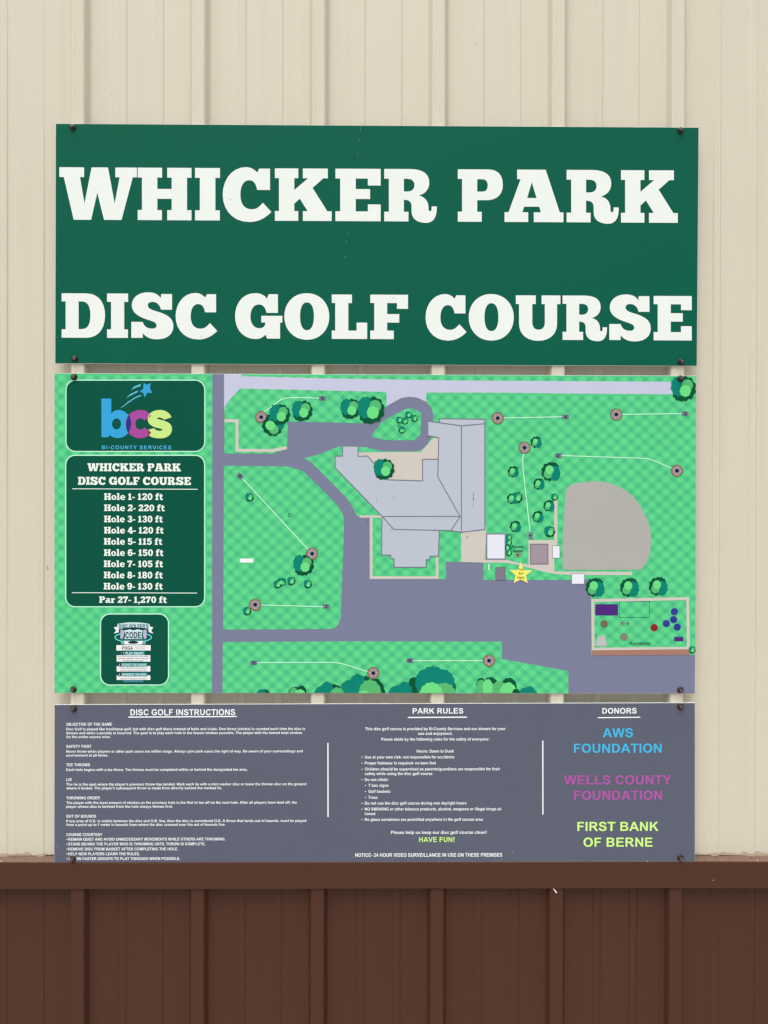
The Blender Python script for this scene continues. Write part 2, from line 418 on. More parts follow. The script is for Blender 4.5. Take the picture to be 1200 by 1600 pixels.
SL = {
 'W': G('48,80 193,80 193,137 169,137 195,290 237,80 333,80 372,290 401,137 376,137 376,80 502,80 502,137 478,137 412,386 310,386 270,228 234,386 132,386 74,137 48,137', 48, 502, 80, 386),
 'H': G('507,82 650,82 650,140 622,140 622,206 706,206 706,140 680,140 680,82 822,82 822,140 796,140 796,330 822,330 822,389 680,389 680,330 706,330 706,264 622,264 622,330 649,330 649,389 507,389 507,330 532,330 532,140 507,140', 507, 822, 82, 389),
 'I': G('843,82 989,82 989,140 962,140 962,330 988,330 988,389 843,389 843,330 871,330 871,140 843,140', 843, 989, 82, 389),
 'C': G('1104,80 1104,201 1030,201 C1024,160 1005,146 985,146 C952,146 934,180 934,228 C934,280 956,311 1000,311 C1030,311 1046,292 1063,273 1112,325 C1075,365 1030,383 985,383 C890,383 833,315 833,228 C833,140 890,72 965,72 C995,72 1015,85 1031,103 1042,80', 833, 1112, 78, 375),
 'K': G('148,84 285,84 285,141 262,141 262,210 342,141 312,141 312,84 458,84 458,141 432,141 369,197 455,333 481,333 481,390 312,390 312,333 340,333 294,260 262,290 262,333 285,333 285,390 148,390 148,333 172,333 172,141 148,141', 148, 481, 84, 390),
 'E': G('503,86 768,86 768,183 693,183 693,143 622,143 622,204 706,204 706,262 622,262 622,334 693,334 693,293 768,293 768,391 503,391 503,334 531,334 531,143 503,143', 503, 768, 86, 391),
 'R': G('789,88 940,88 C1010,88 1053,112 1053,165 C1053,205 1030,232 992,242 C1040,252 1048,290 1048,310 C1048,325 1050,333 1057,333 C1066,333 1067,325 1067,305 1097,305 1096,330 C1094,375 1070,401 1035,401 C985,401 949,380 949,335 949,310 C949,280 938,267 904,267 904,337 931,337 931,393 789,393 789,337 816,337 816,145 789,145', 789, 1097, 88, 393, '904,145 925,145 C950,145 966,158 966,182 C966,205 950,219 925,219 904,219'),
 'P': G('46,72 190,72 C232,72 257,97 257,143 C257,190 228,216 180,216 137,216 137,270 158,270 158,317 46,317 46,270 66,270 66,117 46,117', 46, 257, 72, 317, '137,118 158,118 C178,118 186,128 186,146 C186,166 178,176 158,176 137,176'),
 'A': G('324,74 458,74 524,274 541,274 541,320 402,320 402,274 435,274 428,248 357,248 349,274 376,274 376,320 265,320 265,274 284,274 340,119 324,119', 265, 541, 74, 320, '393,133 415,207 371,207'),
 'D': G('70,78 235,78 C315,78 361,135 361,225 C361,315 315,375 235,375 70,375 70,319 97,319 97,132 70,132', 70, 361, 78, 375, '184,132 205,132 C245,132 263,165 263,225 C263,285 245,317 205,317 184,317'),
 'S': G('809,80 809,185 735,185 C728,150 705,133 680,133 C655,133 647,146 647,155 C647,185 690,190 735,205 C790,225 818,250 818,295 C818,350 775,383 710,383 C665,383 635,370 614,342 614,374 537,374 537,267 614,267 C620,297 645,312 675,312 C695,312 706,303 706,291 C706,265 670,262 625,245 C575,226 540,200 540,155 C540,105 585,69 650,69 C690,69 715,80 734,108 737,80', 537, 818, 78, 375),
 'G': G('326,75 326,189 258,189 C250,155 235,138 212,138 C178,138 160,170 160,213 C160,255 182,283 212,283 C235,283 250,275 250,248 226,248 226,207 353,207 353,248 339,248 339,346 261,346 251,322 C235,340 215,349 190,349 C115,349 67,290 67,210 C67,130 115,69 190,69 C220,69 245,80 260,103 270,75', 67, 353, 75, 346),
 'O': G(ell(500, 212, 136, 142, 44, 2.1), 364, 636, 77, 348, ell(501, 211, 42, 85, 32, 2.3)),
 'L': G('652,78 774,78 774,130 752,130 752,298 802,298 802,249 866,249 866,349 652,349 652,298 673,298 673,130 652,130', 652, 866, 78, 349),
 'F': G('885,80 1113,80 1113,166 1046,166 1046,131 987,131 987,198 1060,198 1060,250 987,250 987,299 1027,299 1027,351 885,351 885,299 909,299 909,131 885,131', 885, 1113, 80, 351),
 'U': G('814,110 976,110 976,181 948,181 948,330 C948,370 970,390 997,390 C1030,390 1050,370 1050,330 1050,181 1024,181 1024,110 1177,110 1177,181 1150,181 1150,340 C1150,425 1090,480 995,480 C900,480 840,425 840,340 840,181 814,181', 814, 1177, 110, 472),
}


def Z(w, s, *holes):
    return (w, [path(s, 4) if isinstance(s, str) else s] + [path(h, 4) if isinstance(h, str) else h for h in holes])


SIX = '72,24 48,28 C47,20 44,16 39,16 C31,16 27,24 26,38 C31,33 38,31 45,31 C63,31 75,45 75,65 C75,88 60,102 38,102 C13,102 0,84 0,52 C0,18 14,-2 40,-2 C58,-2 70,8 72,24'
SL.update({
 'o': Z(76, ell(38, 64, 38, 38, 20), ell(38, 64, 13, 22, 14)),
 'l': Z(44, '0,-2 35,-2 35,82 44,82 44,100 0,100 0,82 9,82 9,16 0,16'),
 'e': Z(75, '74,70 27,70 C28,80 36,84 44,84 C52,84 58,81 63,77 72,90 C64,98 54,102 42,102 C16,102 0,86 0,64 C0,42 16,26 38,26 C62,26 75,42 75,62', '27,57 51,57 C51,46 46,41 39,41 C32,41 27,47 27,57'),
 'f': Z(54, '0,100 0,83 9,83 9,45 0,45 0,28 9,28 C9,8 20,-4 40,-4 C48,-4 54,-2 58,0 54,18 C50,16 47,16 44,16 C38,16 35,20 35,28 50,28 50,45 35,45 35,83 47,83 47,100'),
 't': Z(57, '9,10 35,8 35,28 52,28 52,45 35,45 35,74 C35,82 40,84 44,84 C48,84 51,82 53,80 57,95 C50,100 43,102 36,102 C18,102 9,94 9,78 9,45 0,45 0,28 9,28'),
 'a': Z(75, '8,34 C18,28 28,26 38,26 C58,26 66,36 66,54 66,83 75,83 75,100 44,100 42,93 C36,100 28,102 21,102 C8,102 0,93 0,80 C0,64 12,57 28,57 40,57 40,53 C40,46 36,44 29,44 C22,44 17,46 12,49', '40,70 32,70 C27,70 25,73 25,78 C25,83 28,85 32,85 C37,85 40,81 40,77'),
 'r': Z(60, '0,28 32,28 34,38 C40,30 48,26 58,26 60,26 60,50 C46,49 35,52 35,62 35,83 47,83 47,100 0,100 0,83 9,83 9,45 0,45'),
 '1': Z(58, '4,16 24,0 42,0 42,82 54,82 54,100 2,100 2,82 14,82 14,28 4,32'),
 '2': Z(76, '2,28 C4,10 18,-2 38,-2 C60,-2 74,10 74,28 C74,44 62,54 48,64 L36,74 34,80 54,80 54,70 74,70 74,100 0,100 0,84 C10,68 28,56 38,46 C45,39 47,34 47,28 C47,22 43,18 37,18 C31,18 28,22 27,32'.replace('L', '')),
 '3': Z(75, '3,24 C8,8 20,-2 37,-2 C58,-2 71,9 71,25 C71,37 64,45 53,48 C66,51 74,60 74,72 C74,91 59,102 36,102 C16,102 3,92 0,74 24,70 C26,79 30,83 36,83 C43,83 47,79 47,71 C47,62 42,58 32,58 24,58 24,40 31,40 C41,40 45,36 45,28 C45,21 42,17 36,17 C30,17 27,21 26,28'),
 '4': Z(79, '36,0 66,0 66,60 78,60 78,78 66,78 66,84 76,84 76,100 30,100 30,84 40,84 40,78 0,78 0,62', '40,60 22,60 40,30'),
 '5': Z(75, '6,0 68,0 68,22 28,22 27,36 C32,33 37,32 42,32 C62,32 74,46 74,66 C74,88 58,102 35,102 C14,102 2,91 0,74 25,70 C26,79 30,83 36,83 C43,83 47,77 47,67 C47,57 43,51 36,51 C31,51 28,53 25,57 4,54'),
 '6': Z(76, SIX, ell(38, 67, 11.5, 16, 14)),
 '9': Z(76, [(75 - x, 100 - y) for x, y in path(SIX, 4)], ell(37, 33, 11.5, 16, 14)),
 '7': Z(73, '0,0 72,0 72,20 C54,44 44,70 42,100 14,100 C16,70 28,44 44,22 22,22 22,34 0,34'),
 '8': Z(75, '37,-2 C58,-2 71,9 71,25 C71,36 65,44 57,48 C68,53 75,62 75,73 C75,91 60,102 37.5,102 C15,102 0,91 0,73 C0,62 7,53 18,48 C10,44 4,36 4,25 C4,9 17,-2 37,-2', ell(37.5, 28, 10, 11, 12), ell(37.5, 72, 12, 13, 12)),
 '0': Z(76, ell(38, 50, 38, 52, 24), ell(38, 50, 12, 33, 16)),
 '-': Z(38, '0,54 38,54 38,72 0,72'),
 ',': Z(28, '2,80 26,80 26,100 C26,114 16,122 4,124 2,114 C9,112 12,107 12,100 2,100'),
})


def slab_line(sign, s, x0, x1, top, base, m, layer, parent, gap=6, space=36, slope=.0025):
    pen, items = 0, []
    for ch in s:
        if ch == ' ':
            pen += space
            continue
        w, loops = SL[ch]
        items.append((pen, loops))
        pen += w + gap
    pen -= gap
    kx, ky = (x1 - x0) / pen, (base - top) / 100
    shapes = []
    for p, loops in items:
        shapes.append(([[(x0 + (p + x) * kx, top + y * ky + (p + x) * kx * slope) for x, y in lp] for lp in loops], m))
    # all letters of one line share one plane
    verts, faces = [], []
    for loops, _ in shapes:
        vs, tr = fill(loops)
        o = len(verts)
        verts += [at(a, b) + Vector((0, -layer * STEP, 0)) - sign.location for a, b in vs]
        faces += [tuple(o + i for i in f) for f in tr]
    return new_obj('text_line', verts, faces, m, parent)


# ------------------------------------------------------------------ ground
def ground_mat():
    m = mat('concrete_ground', (172, 168, 160), rough=.9, var=.25, scale=1.3, bump=.4, bscale=60)
    return m


g = new_obj('ground', [(-60, -120, 0), (60, -120, 0), (60, .05, 0), (-60, .05, 0)], [(0, 1, 2, 3)], ground_mat())
g['kind'] = 'structure'
g['label'] = 'pale concrete paving at the foot of the wall'

# ------------------------------------------------------------------ ribbed metal walls
PITCH = .2286
RIB0 = at(684.5, 700, .0034).x          # the rib nearest the middle
TOPY, BASEY = .0034, .0205              # rib crest (behind the signs) and pan
S = 1.2192 / 1004
MB = .0018                              # height of the low minor ribs


def profile_unit():
    """one pitch, from rib centre to rib centre: (x, y)"""
    p = S
    half = [(0, TOPY + .0004), (4.2 * p, TOPY + .0004), (5.0 * p, TOPY), (8.2 * p, TOPY + .0002),
            (9.8 * p, TOPY + .0012), (11.0 * p, TOPY + .0034), (14.6 * p, BASEY - .0028), (16.0 * p, BASEY - .0009), (18.2 * p, BASEY)]
    out = list(half)
    for c in (66.5 * p, 124.5 * p):
        out += [(c - 8.2 * p, BASEY), (c - 6.4 * p, BASEY - .0004), (c - 4.6 * p, BASEY - MB), (c + 4.8 * p, BASEY - MB), (c + 6.6 * p, BASEY - .0003), (c + 7.4 * p, BASEY)]
    out += [(PITCH - x, y) for x, y in reversed(half[1:])]
    return out


UNIT = profile_unit()


def sheet(name, first, n, z0, z1, fwd, m, parent, wav=0.0):
    """a rolled sheet: n pitches starting at rib 'first', plus the covering rib at its right end"""
    pts = []
    lead = [(-x, y) for x, y in reversed(UNIT[1:9])]
    pts += [(RIB0 + first * PITCH + x, y - fwd) for x, y in [(-18.2 * S - .004, BASEY)] + lead]
    for i in range(n):
        pts += [(RIB0 + (first + i) * PITCH + x, y - fwd) for x, y in UNIT]
    pts += [(RIB0 + (first + n) * PITCH + x, y - fwd) for x, y in UNIT[:9]]
    rows = [z0, z0 + .004, z0 + .3] + [z0 + .3 + (z1 - z0 - .3) * k / 6 for k in range(1, 7)]
    verts, faces = [], []
    for r, z in enumerate(rows):
        for i, (x, y) in enumerate(pts):
            dz = (random.uniform(-1, 1) * .0009 + .0011 * math.sin(x * 21 + 1) + (-.0015 if y < BASEY - .001 else 0)) * wav if r == 0 else 0
            dy = .0007 * math.sin(x * 9.3 + z * 4.1) + .0005 * math.sin(x * 23 + z * 2.3 + 1)   # oil-canning of the thin sheet
            verts.append(Vector((x, y + dy * (1 if y > BASEY - .0005 else .15), z + dz)) - parent.location)
    w = len(pts)
    for r in range(len(rows) - 1):
        for i in range(w - 1):
            a = r * w + i
            faces.append((a, a + 1, a + w + 1, a + w))
    o = new_obj(name, verts, faces, m, parent)
    mod = o.modifiers.new('gauge', 'SOLIDIFY')
    mod.thickness = .0006
    mod.offset = -1
    return o


def paint_mat(name, rgb, rough, dirt_rgb, foot=None):
    m = mat(name, rgb, rough=rough, var=.03, scale=3.5, bump=.05, bscale=350, spec=.25)
    n, l = m.node_tree.nodes, m.node_tree.links
    b = n['Principled BSDF']
    src = b.inputs['Base Color'].links[0].from_socket
    geo = n.new('ShaderNodeNewGeometry')
    # faint rain streaks: noise stretched along the height
    mp = n.new('ShaderNodeMapping')
    mp.inputs['Scale'].default_value = (55, 55, 1.1)
    l.new(geo.outputs['Position'], mp.inputs['Vector'])
    st = n.new('ShaderNodeTexNoise')
    st.inputs['Scale'].default_value = 1
    st.inputs['Detail'].default_value = 5
    l.new(mp.outputs[0], st.inputs['Vector'])
    r1 = n.new('ShaderNodeValToRGB')
    r1.color_ramp.elements[0].position = .52
    r1.color_ramp.elements[1].position = .80
    r1.color_ramp.elements[0].color = (0, 0, 0, 1)
    r1.color_ramp.elements[1].color = (.12, .12, .12, 1)
    l.new(st.outputs[0], r1.inputs[0])
    mx = n.new('ShaderNodeMix')
    mx.data_type = 'RGBA'
    l.new(r1.outputs[0], mx.inputs[0])
    l.new(src, mx.inputs[6])
    mx.inputs[7].default_value = lin(dirt_rgb) + [1]
    out = mx.outputs[2]
    # scattered grime specks
    sp = n.new('ShaderNodeTexNoise')
    sp.inputs['Scale'].default_value = 210
    sp.inputs['Detail'].default_value = 1
    l.new(geo.outputs['Position'], sp.inputs['Vector'])
    r2 = n.new('ShaderNodeValToRGB')
    r2.color_ramp.elements[0].position = .77
    r2.color_ramp.elements[1].position = .82
    r2.color_ramp.elements[0].color = (0, 0, 0, 1)
    r2.color_ramp.elements[1].color = (.5, .5, .5, 1)
    l.new(sp.outputs[0], r2.inputs[0])
    m2 = n.new('ShaderNodeMix')
    m2.data_type = 'RGBA'
    l.new(r2.outputs[0], m2.inputs[0])
    l.new(out, m2.inputs[6])
    m2.inputs[7].default_value = [v * .5 for v in lin(dirt_rgb)] + [1]
    out = m2.outputs[2]
    if foot is not None:               # ochre splash stains along the cut edge
        sx = n.new('ShaderNodeSeparateXYZ')
        l.new(geo.outputs['Position'], sx.inputs[0])
        nz = n.new('ShaderNodeTexNoise')
        nz.inputs['Scale'].default_value = 55
        nz.inputs['Detail'].default_value = 5
        l.new(geo.outputs['Position'], nz.inputs['Vector'])
        a = n.new('ShaderNodeMath')
        a.operation = 'MULTIPLY_ADD'
        l.new(nz.outputs[0], a.inputs[0])
        a.inputs[1].default_value = .026
        a.inputs[2].default_value = foot - .0085
        c = n.new('ShaderNodeMath')
        c.operation = 'LESS_THAN'
        l.new(sx.outputs['Z'], c.inputs[0])
        l.new(a.outputs[0], c.inputs[1])
        k = n.new('ShaderNodeMath')
        k.operation = 'MULTIPLY'
        l.new(c.outputs[0], k.inputs[0])
        k.inputs[1].default_value = .45
        m3 = n.new('ShaderNodeMix')
        m3.data_type = 'RGBA'
        l.new(k.outputs[0], m3.inputs[0])
        l.new(out, m3.inputs[6])
        m3.inputs[7].default_value = lin((150, 118, 72)) + [1]
        out = m3.outputs[2]
    l.new(out, b.inputs['Base Color'])
    return m


Z_FOOT = at(600, 1336.5, BASEY).z       # cut edge of the cream sheets
Z_LIP = at(600, 1347.5, -.0010).z       # front edge of the ledge
Z_HEM = at(600, 1389.0, -.0010).z       # lower edge of the ledge's face
CREAM = paint_mat('cream_paint', (212, 206, 188), .42, (176, 168, 146), Z_FOOT)
BROWN = paint_mat('brown_paint', (79, 47, 34), .5, (66, 42, 30))

wall = thing('cream_wall', (RIB0, BASEY, Z_FOOT), 'cream ribbed metal wall siding behind and above the three signs', 'wall')
for k, (first, n) in enumerate(((-7, 4), (-3, 4), (1, 4), (5, 3))):
    sheet('siding_panel', first, n, Z_FOOT, 2.95, .0005 * (k % 2), CREAM, wall, 1.0)
low = thing('brown_wall', (RIB0, BASEY, 0), 'dark brown ribbed metal wall below the brown ledge', 'wall')
for k, (first, n) in enumerate(((-7, 4), (-3, 4), (1, 4), (5, 3))):
    sheet('siding_panel', first, n, .03, Z_HEM + .022, .0005 * (k % 2), BROWN, low)

# brown ledge between the two
led = thing('ledge_trim', (RIB0, 0, Z_HEM), 'brown folded metal ledge running along the wall under the lowest sign', 'trim')
prof = [(.0217, Z_FOOT + .03), (.0217, Z_FOOT - .0008), (.0006, Z_LIP + .0006), (-.0004, Z_LIP + .0002), (-.0010, Z_LIP - .0008),
        (-.0010, Z_HEM + .0010), (-.0006, Z_HEM + .0002), (.0002, Z_HEM), (.0010, Z_HEM + .0006), (.0012, Z_HEM + .02)]
xs = [RIB0 - 7.05 * PITCH + k * .25 for k in range(14)]
verts, faces = [], []
for x in xs:
    for y, z in prof:
        wob = .0006 * math.sin(x * 3.1) + .0003 * math.sin(x * 11 + z * 30)
        verts.append(Vector((x, y + (wob if y < .01 else 0), z + wob * .6)) - led.location)
w = len(prof)
for i in range(len(xs) - 1):
    for j in range(w - 1):
        a = i * w + j
        faces.append((a, a + 1, a + w + 1, a + w))
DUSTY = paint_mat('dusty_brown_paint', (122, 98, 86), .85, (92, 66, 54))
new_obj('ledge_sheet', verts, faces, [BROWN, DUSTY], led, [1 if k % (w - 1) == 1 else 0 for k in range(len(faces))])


# little chips and grit lying on the ledge, specks on the walls
def blob(name, c, r, m, parent, sq=(1, .6, 1)):
    vs, fs = [], []
    n = 7
    for i, (t, rr) in enumerate(((-1, .3), (-.4, .95), (.4, .9), (1, .25))):
        for k in range(n):
            a = 2 * math.pi * k / n
            q = r * rr * random.uniform(.75, 1.2)
            vs.append(Vector(c) + Vector((math.cos(a) * q * sq[0], t * r * sq[1], math.sin(a) * q * sq[2])) - parent.location)
    for i in range(3):
        for k in range(n):
            fs.append((i * n + k, i * n + (k + 1) % n, (i + 1) * n + (k + 1) % n, (i + 1) * n + k))
    fs += [tuple(range(n))[::-1], tuple(range(3 * n, 4 * n))]
    return new_obj(name, vs, fs, m, parent, smooth=True)


CHIP = mat('pale_chip', (206, 194, 182), .7, .1, 300)
GRIT = mat('dark_grit', (70, 58, 46), .8, .3, 300)
SOIL = mat('wall_speck', (150, 138, 116), .8, .2, 300)
for px, py, r in ((1114.3, 1375.5, .0010),):
    blob('speck', at(px, py, -.0012), r, CHIP, led, (.7, .3, 1.4))
for px, yy, r, m in ((1183.5, .004, .0016, CHIP), (1128, .006, .0008, CHIP), (2, .002, .0018, CHIP), (1117, .014, .0014, GRIT),
                     (1173, .012, .0012, GRIT), (1140, .009, .0010, GRIT), (1101, .007, .0011, GRIT), (40, .008, .0011, GRIT), (22, .012, .0012, GRIT), (66, .006, .0009, GRIT)):
    z = Z_LIP + (Z_FOOT - Z_LIP) * yy / .02 + r * .35
    blob('speck', (at(px, 1342, yy).x, yy, z), r, m, led, (1.2, .9, .5))
for px, py, r, m in ((73.5, 885.5, .0013, SOIL), (74.6, 888.6, .0011, GRIT), (743.5, 68, .0013, SOIL), (746, 9.5, .0011, SOIL), (752, 105, .0009, SOIL), (756, 48, .0009, SOIL),
                     (555, 10, .0008, SOIL), (590, 137, .0008, SOIL), (744, 88, .0010, SOIL), (741, 41, .0009, SOIL)):
    blob('speck', at(px, py, BASEY - .0006), r, m, wall, (.8, .35, 1.3))
for px, py in ((14, 1502), (231, 1499)):
    blob('speck', at(px, py, BASEY - .0004), .0009, mat('dust', (120, 96, 74), .8, .2, 300), low, (1.4, .3, .7))

# pale splinter caught under the ledge
tw = thing('splinter', at(868, 1391, 0), 'tiny pale wooden splinter caught under the brown ledge', 'splinter')
a, b = at(864.6, 1388.6, -.0005), at(870.0, 1395.2, -.004)
ax = (b - a).normalized()
u = ax.cross(Vector((0, 1, 0))).normalized()
v = ax.cross(u)
vs, fs = [], []
for t, rr in ((0, .0006), (.35, .0010), (.8, .0013), (1, .0010)):
    c = a.lerp(b, t)
    for k in range(6):
        an = k * math.pi / 3
        vs.append(c + (u * math.cos(an) + v * math.sin(an)) * rr - tw.location)
for i in range(3):
    for k in range(6):
        fs.append((i * 6 + k, i * 6 + (k + 1) % 6, i * 6 + 6 + (k + 1) % 6, i * 6 + 6 + k))
fs += [tuple(range(6))[::-1], tuple(range(18, 24))]
new_obj('stick', vs, fs, mat('pale_wood', (240, 226, 210), .6, .08, 400), tw)

# ------------------------------------------------------------------ the sign panels
EDGE = mat('panel_edge', (214, 216, 212), .5, .05, 60)


def board(name, label, corners, face_mat):
    tl, tr, br, bl = [at(*c) for c in corners]
    s = thing(name, (bl + br) / 2, label, 'sign')
    th, bv = .0030, .0005
    L = s.location
    cs = [tl, tr, br, bl]
    ce = sum(cs, Vector()) / 4
    vs = []
    for y, ins in ((0, bv), (bv * .8, 0), (th, 0)):
        for c in cs:
            dxy = Vector((math.copysign(ins, ce.x - c.x), 0, math.copysign(ins, ce.z - c.z)))
            vs.append(c + dxy + Vector((0, y, 0)) - L)
    fs = [(0, 3, 2, 1)]
    idx = [0]
    for r in (0, 4):
        for k in range(4):
            fs.append((r + k, r + (k + 1) % 4, r + 4 + (k + 1) % 4, r + 4 + k))
            idx.append(1)
    fs.append((8, 9, 10, 11))
    idx.append(1)
    new_obj('panel', vs, fs, [face_mat, EDGE], s, idx)
    return s


SCREW_BLACK = mat('black_screw_paint', (14, 13, 13), .3, .3, 200, .15, 800)
SCREW_WORN = mat('worn_screw_paint', (52, 44, 36), .42, .35, 500, .3, 900, metal=.3)
HEX_M = mat('screw_head_metal', (120, 104, 100), .34, .35, 500, .2, 900, metal=.55)


def lathe(prof, n, c, tilt, L):
    vs, fs = [], []
    M = Matrix.Rotation(tilt[0], 3, 'X') @ Matrix.Rotation(tilt[1], 3, 'Z')
    for r, y in prof:
        for k in range(n):
            a = 2 * math.pi * k / n + tilt[2]
            vs.append(c + M @ Vector((r * math.cos(a), -y, r * math.sin(a))) - L)
    for i in range(len(prof) - 1):
        for k in range(n):
            fs.append((i * n + k, i * n + (k + 1) % n, (i + 1) * n + (k + 1) % n, (i + 1) * n + k))
    fs.append(tuple(range((len(prof) - 1) * n, len(prof) * n)))
    return vs, fs


def screw(sign, px, py, worn=False):
    c = at(px, py)
    tilt = (random.uniform(-.12, .12), random.uniform(-.12, .12), random.uniform(0, 1))
    m = SCREW_WORN if worn else SCREW_BLACK
    vs, fs = lathe([(.0060, -.0004), (.0064, .0004), (.0063, .0012), (.0056, .0024), (.0046, .0030), (.0040, .0032)], 24, c, tilt, sign.location)
    o = new_obj('screw', vs, fs, m, sign, smooth=True)
    vs, fs = lathe([(.0031, .0028), (.0031, .0078), (.0027, .0084), (.0019, .0086), (.0016, .0079)], 6, c, tilt, sign.location)
    new_obj('hex_head', vs, fs, HEX_M, o)


def scratch(sign, pts, w, m, layer=9):
    return printed(sign, 'scratch', [(stroke(pts, w), m)], layer)


def speck(sign, px, py, r, m, layer=9):
    return printed(sign, 'speck', [([ell(px, py, r, r * random.uniform(.6, 1.4), 9, rot=.4)], m)], layer)


DARKMARK = ink((34, 62, 54))

# ---- title sign
GREEN = mat('title_green', (0, 92, 71), rough=.18, var=.05, scale=5, spec=.15)
title = board('title_sign', 'large dark green sign with white slab lettering, topmost of the three', ((87, 193), (1092, 199), (1089, 572), (86, 568)), GREEN)
WHITE = ink((234, 241, 237))
T1 = [('W', 92.8, 213.9), ('H', 215.2, 299.2), ('I', 304.8, 343.7), ('C', 348.0, 424.1), ('K', 429.5, 518.3), ('E', 524.1, 594.8), ('R', 600.4, 682.5),
      ('P', 715.3, 785.7), ('A', 788.3, 880.3), ('R', 885.3, 966.7), ('K', 970.3, 1059.0)]
T2 = [('D', 96.3, 164.2), ('I', 167.3, 200.2), ('S', 205.2, 270.9), ('C', 274.4, 339.5), ('G', 367.3, 441.2), ('O', 444.3, 514.5), ('L', 518.4, 573.7), ('F', 578.6, 637.5),
      ('C', 664.9, 729.0), ('O', 732.4, 802.8), ('U', 806.0, 875.6), ('R', 879.0, 948.4), ('S', 952.0, 1016.8), ('E', 1021.3, 1080.8)]
for row, t0, t1, h0, h1 in ((T1, 261.3, 266.4, 81.9, 81.8), (T2, 458.2, 462.6, 69.4, 69.6)):
    for ch, x0, x1 in row:
        wid, loops = SL[ch]
        kx = (x1 - x0) / wid
        ky = h0 / 100
        f = lambda lp: [(x0 + x * kx, t0 + (t1 - t0) * (x0 + x * kx - 93) / 980 + y * ky) for x, y in lp]
        printed(title, 'letter', [([f(lp) for lp in loops], WHITE)], 1)
for px, py in ((114, 199.5), (1063, 204.3), (117, 561), (1064, 565.5)):
    screw(title, px, py)
PALE = ink((70, 138, 116))
FAINT = ink((26, 106, 84))
for pts, w, m in (([(564, 195), (563.6, 201), (562.2, 208)], .8, PALE), ([(560.4, 218), (560.2, 222.5)], 1.3, PALE), ([(559.2, 240), (558.4, 243.5)], 1.0, PALE),
                  ([(542.7, 362), (542.3, 366.5)], .8, PALE), ([(541.4, 376), (541.0, 381)], .8, PALE), ([(540.8, 386), (539.6, 396)], .6, FAINT),
                  ([(537, 402), (538.2, 401), (540, 404)], 1.2, PALE), ([(573.4, 410.5), (575.3, 407.8)], 1.3, DARKMARK), ([(619.5, 448), (619.2, 458)], .5, DARKMARK),
                  ([(695, 205), (696, 219)], .7, FAINT), ([(676, 530), (676, 536)], .5, DARKMARK)):
    scratch(title, pts, w, m)
for px, py, r in ((360.5, 312.3, .7), (314.8, 525.4, .8), (613.5, 465.2, .8), (617, 464.6, .7)):
    speck(title, px, py, r, ink((150, 156, 150)))

# ---- map sign
ROAD = ink((122, 126, 154))
mapsign = board('map_sign', 'bright green printed course map sign, middle of the three', ((86, 583), (1088, 587), (1086, 1084), (85, 1083)), ROAD)
ML = mapsign.location


def plaid():
    m = bpy.data.materials.new('lawn_plaid')
    m.use_nodes = True
    n, l = m.node_tree.nodes, m.node_tree.links
    b = n['Principled BSDF']
    tc = n.new('ShaderNodeTexCoord')
    sx = n.new('ShaderNodeSeparateXYZ')
    l.new(tc.outputs['Object'], sx.inputs[0])
    c = at(887.5, 670.8) - ML

    def math_(op, a, bb=None):
        k = n.new('ShaderNodeMath')
        k.operation = op
        for i, q in enumerate((a, bb)):
            if q is None:
                continue
            if isinstance(q, (int, float)):
                k.inputs[i].default_value = q
            else:
                l.new(q, k.inputs[i])
        return k.outputs[0]
    x = math_('MULTIPLY', math_('SUBTRACT', sx.outputs['X'], c.x), 1 / (22.0 * S))
    z = math_('MULTIPLY', math_('SUBTRACT', sx.outputs['Z'], c.z), 1 / (19.6 * S))
    tot = None
    for op in ('ADD', 'SUBTRACT'):
        u = math_(op, x, z)
        fr = math_('FRACT', math_('ADD', u, .5))
        dist = math_('ABSOLUTE', math_('SUBTRACT', fr, .5))
        s = math_('GREATER_THAN', dist, .275)
        tot = s if tot is None else math_('ADD', tot, s)
    rp = n.new('ShaderNodeValToRGB')
    rp.color_ramp.interpolation = 'CONSTANT'
    e = rp.color_ramp.elements
    e[0].position = 0
    e[0].color = lin((96, 213, 141)) + [1]
    e[1].position = .33
    e[1].color = lin((84, 202, 136)) + [1]
    e2 = e.new(.83)
    e2.color = lin((73, 187, 132)) + [1]
    l.new(math_('MULTIPLY', tot, .5), rp.inputs[0])
    no = n.new('ShaderNodeTexNoise')
    no.inputs['Scale'].default_value = 12
    no.inputs['Detail'].default_value = 6
    l.new(tc.outputs['Object'], no.inputs['Vector'])
    mr = n.new('ShaderNodeMapRange')
    mr.inputs['To Min'].default_value = .95
    mr.inputs['To Max'].default_value = 1.05
    l.new(no.outputs[0], mr.inputs[0])
    vm = n.new('ShaderNodeVectorMath')
    vm.operation = 'SCALE'
    l.new(rp.outputs[0], vm.inputs[0])
    l.new(mr.outputs[0], vm.inputs['Scale'])
    l.new(vm.outputs[0], b.inputs['Base Color'])
    b.inputs['Roughness'].default_value = .38
    b.inputs['Specular IOR Level'].default_value = .16
    return m


LAWN = plaid()
LAV = ink((196, 200, 224))
BEIGE = ink((206, 200, 192))
MINT = ink((196, 250, 222))
DKG = ink((0, 82, 64))


def tr(s, sc, ox, oy):
    return [(x / sc + ox, y / sc + oy) for x, y in path(s)]


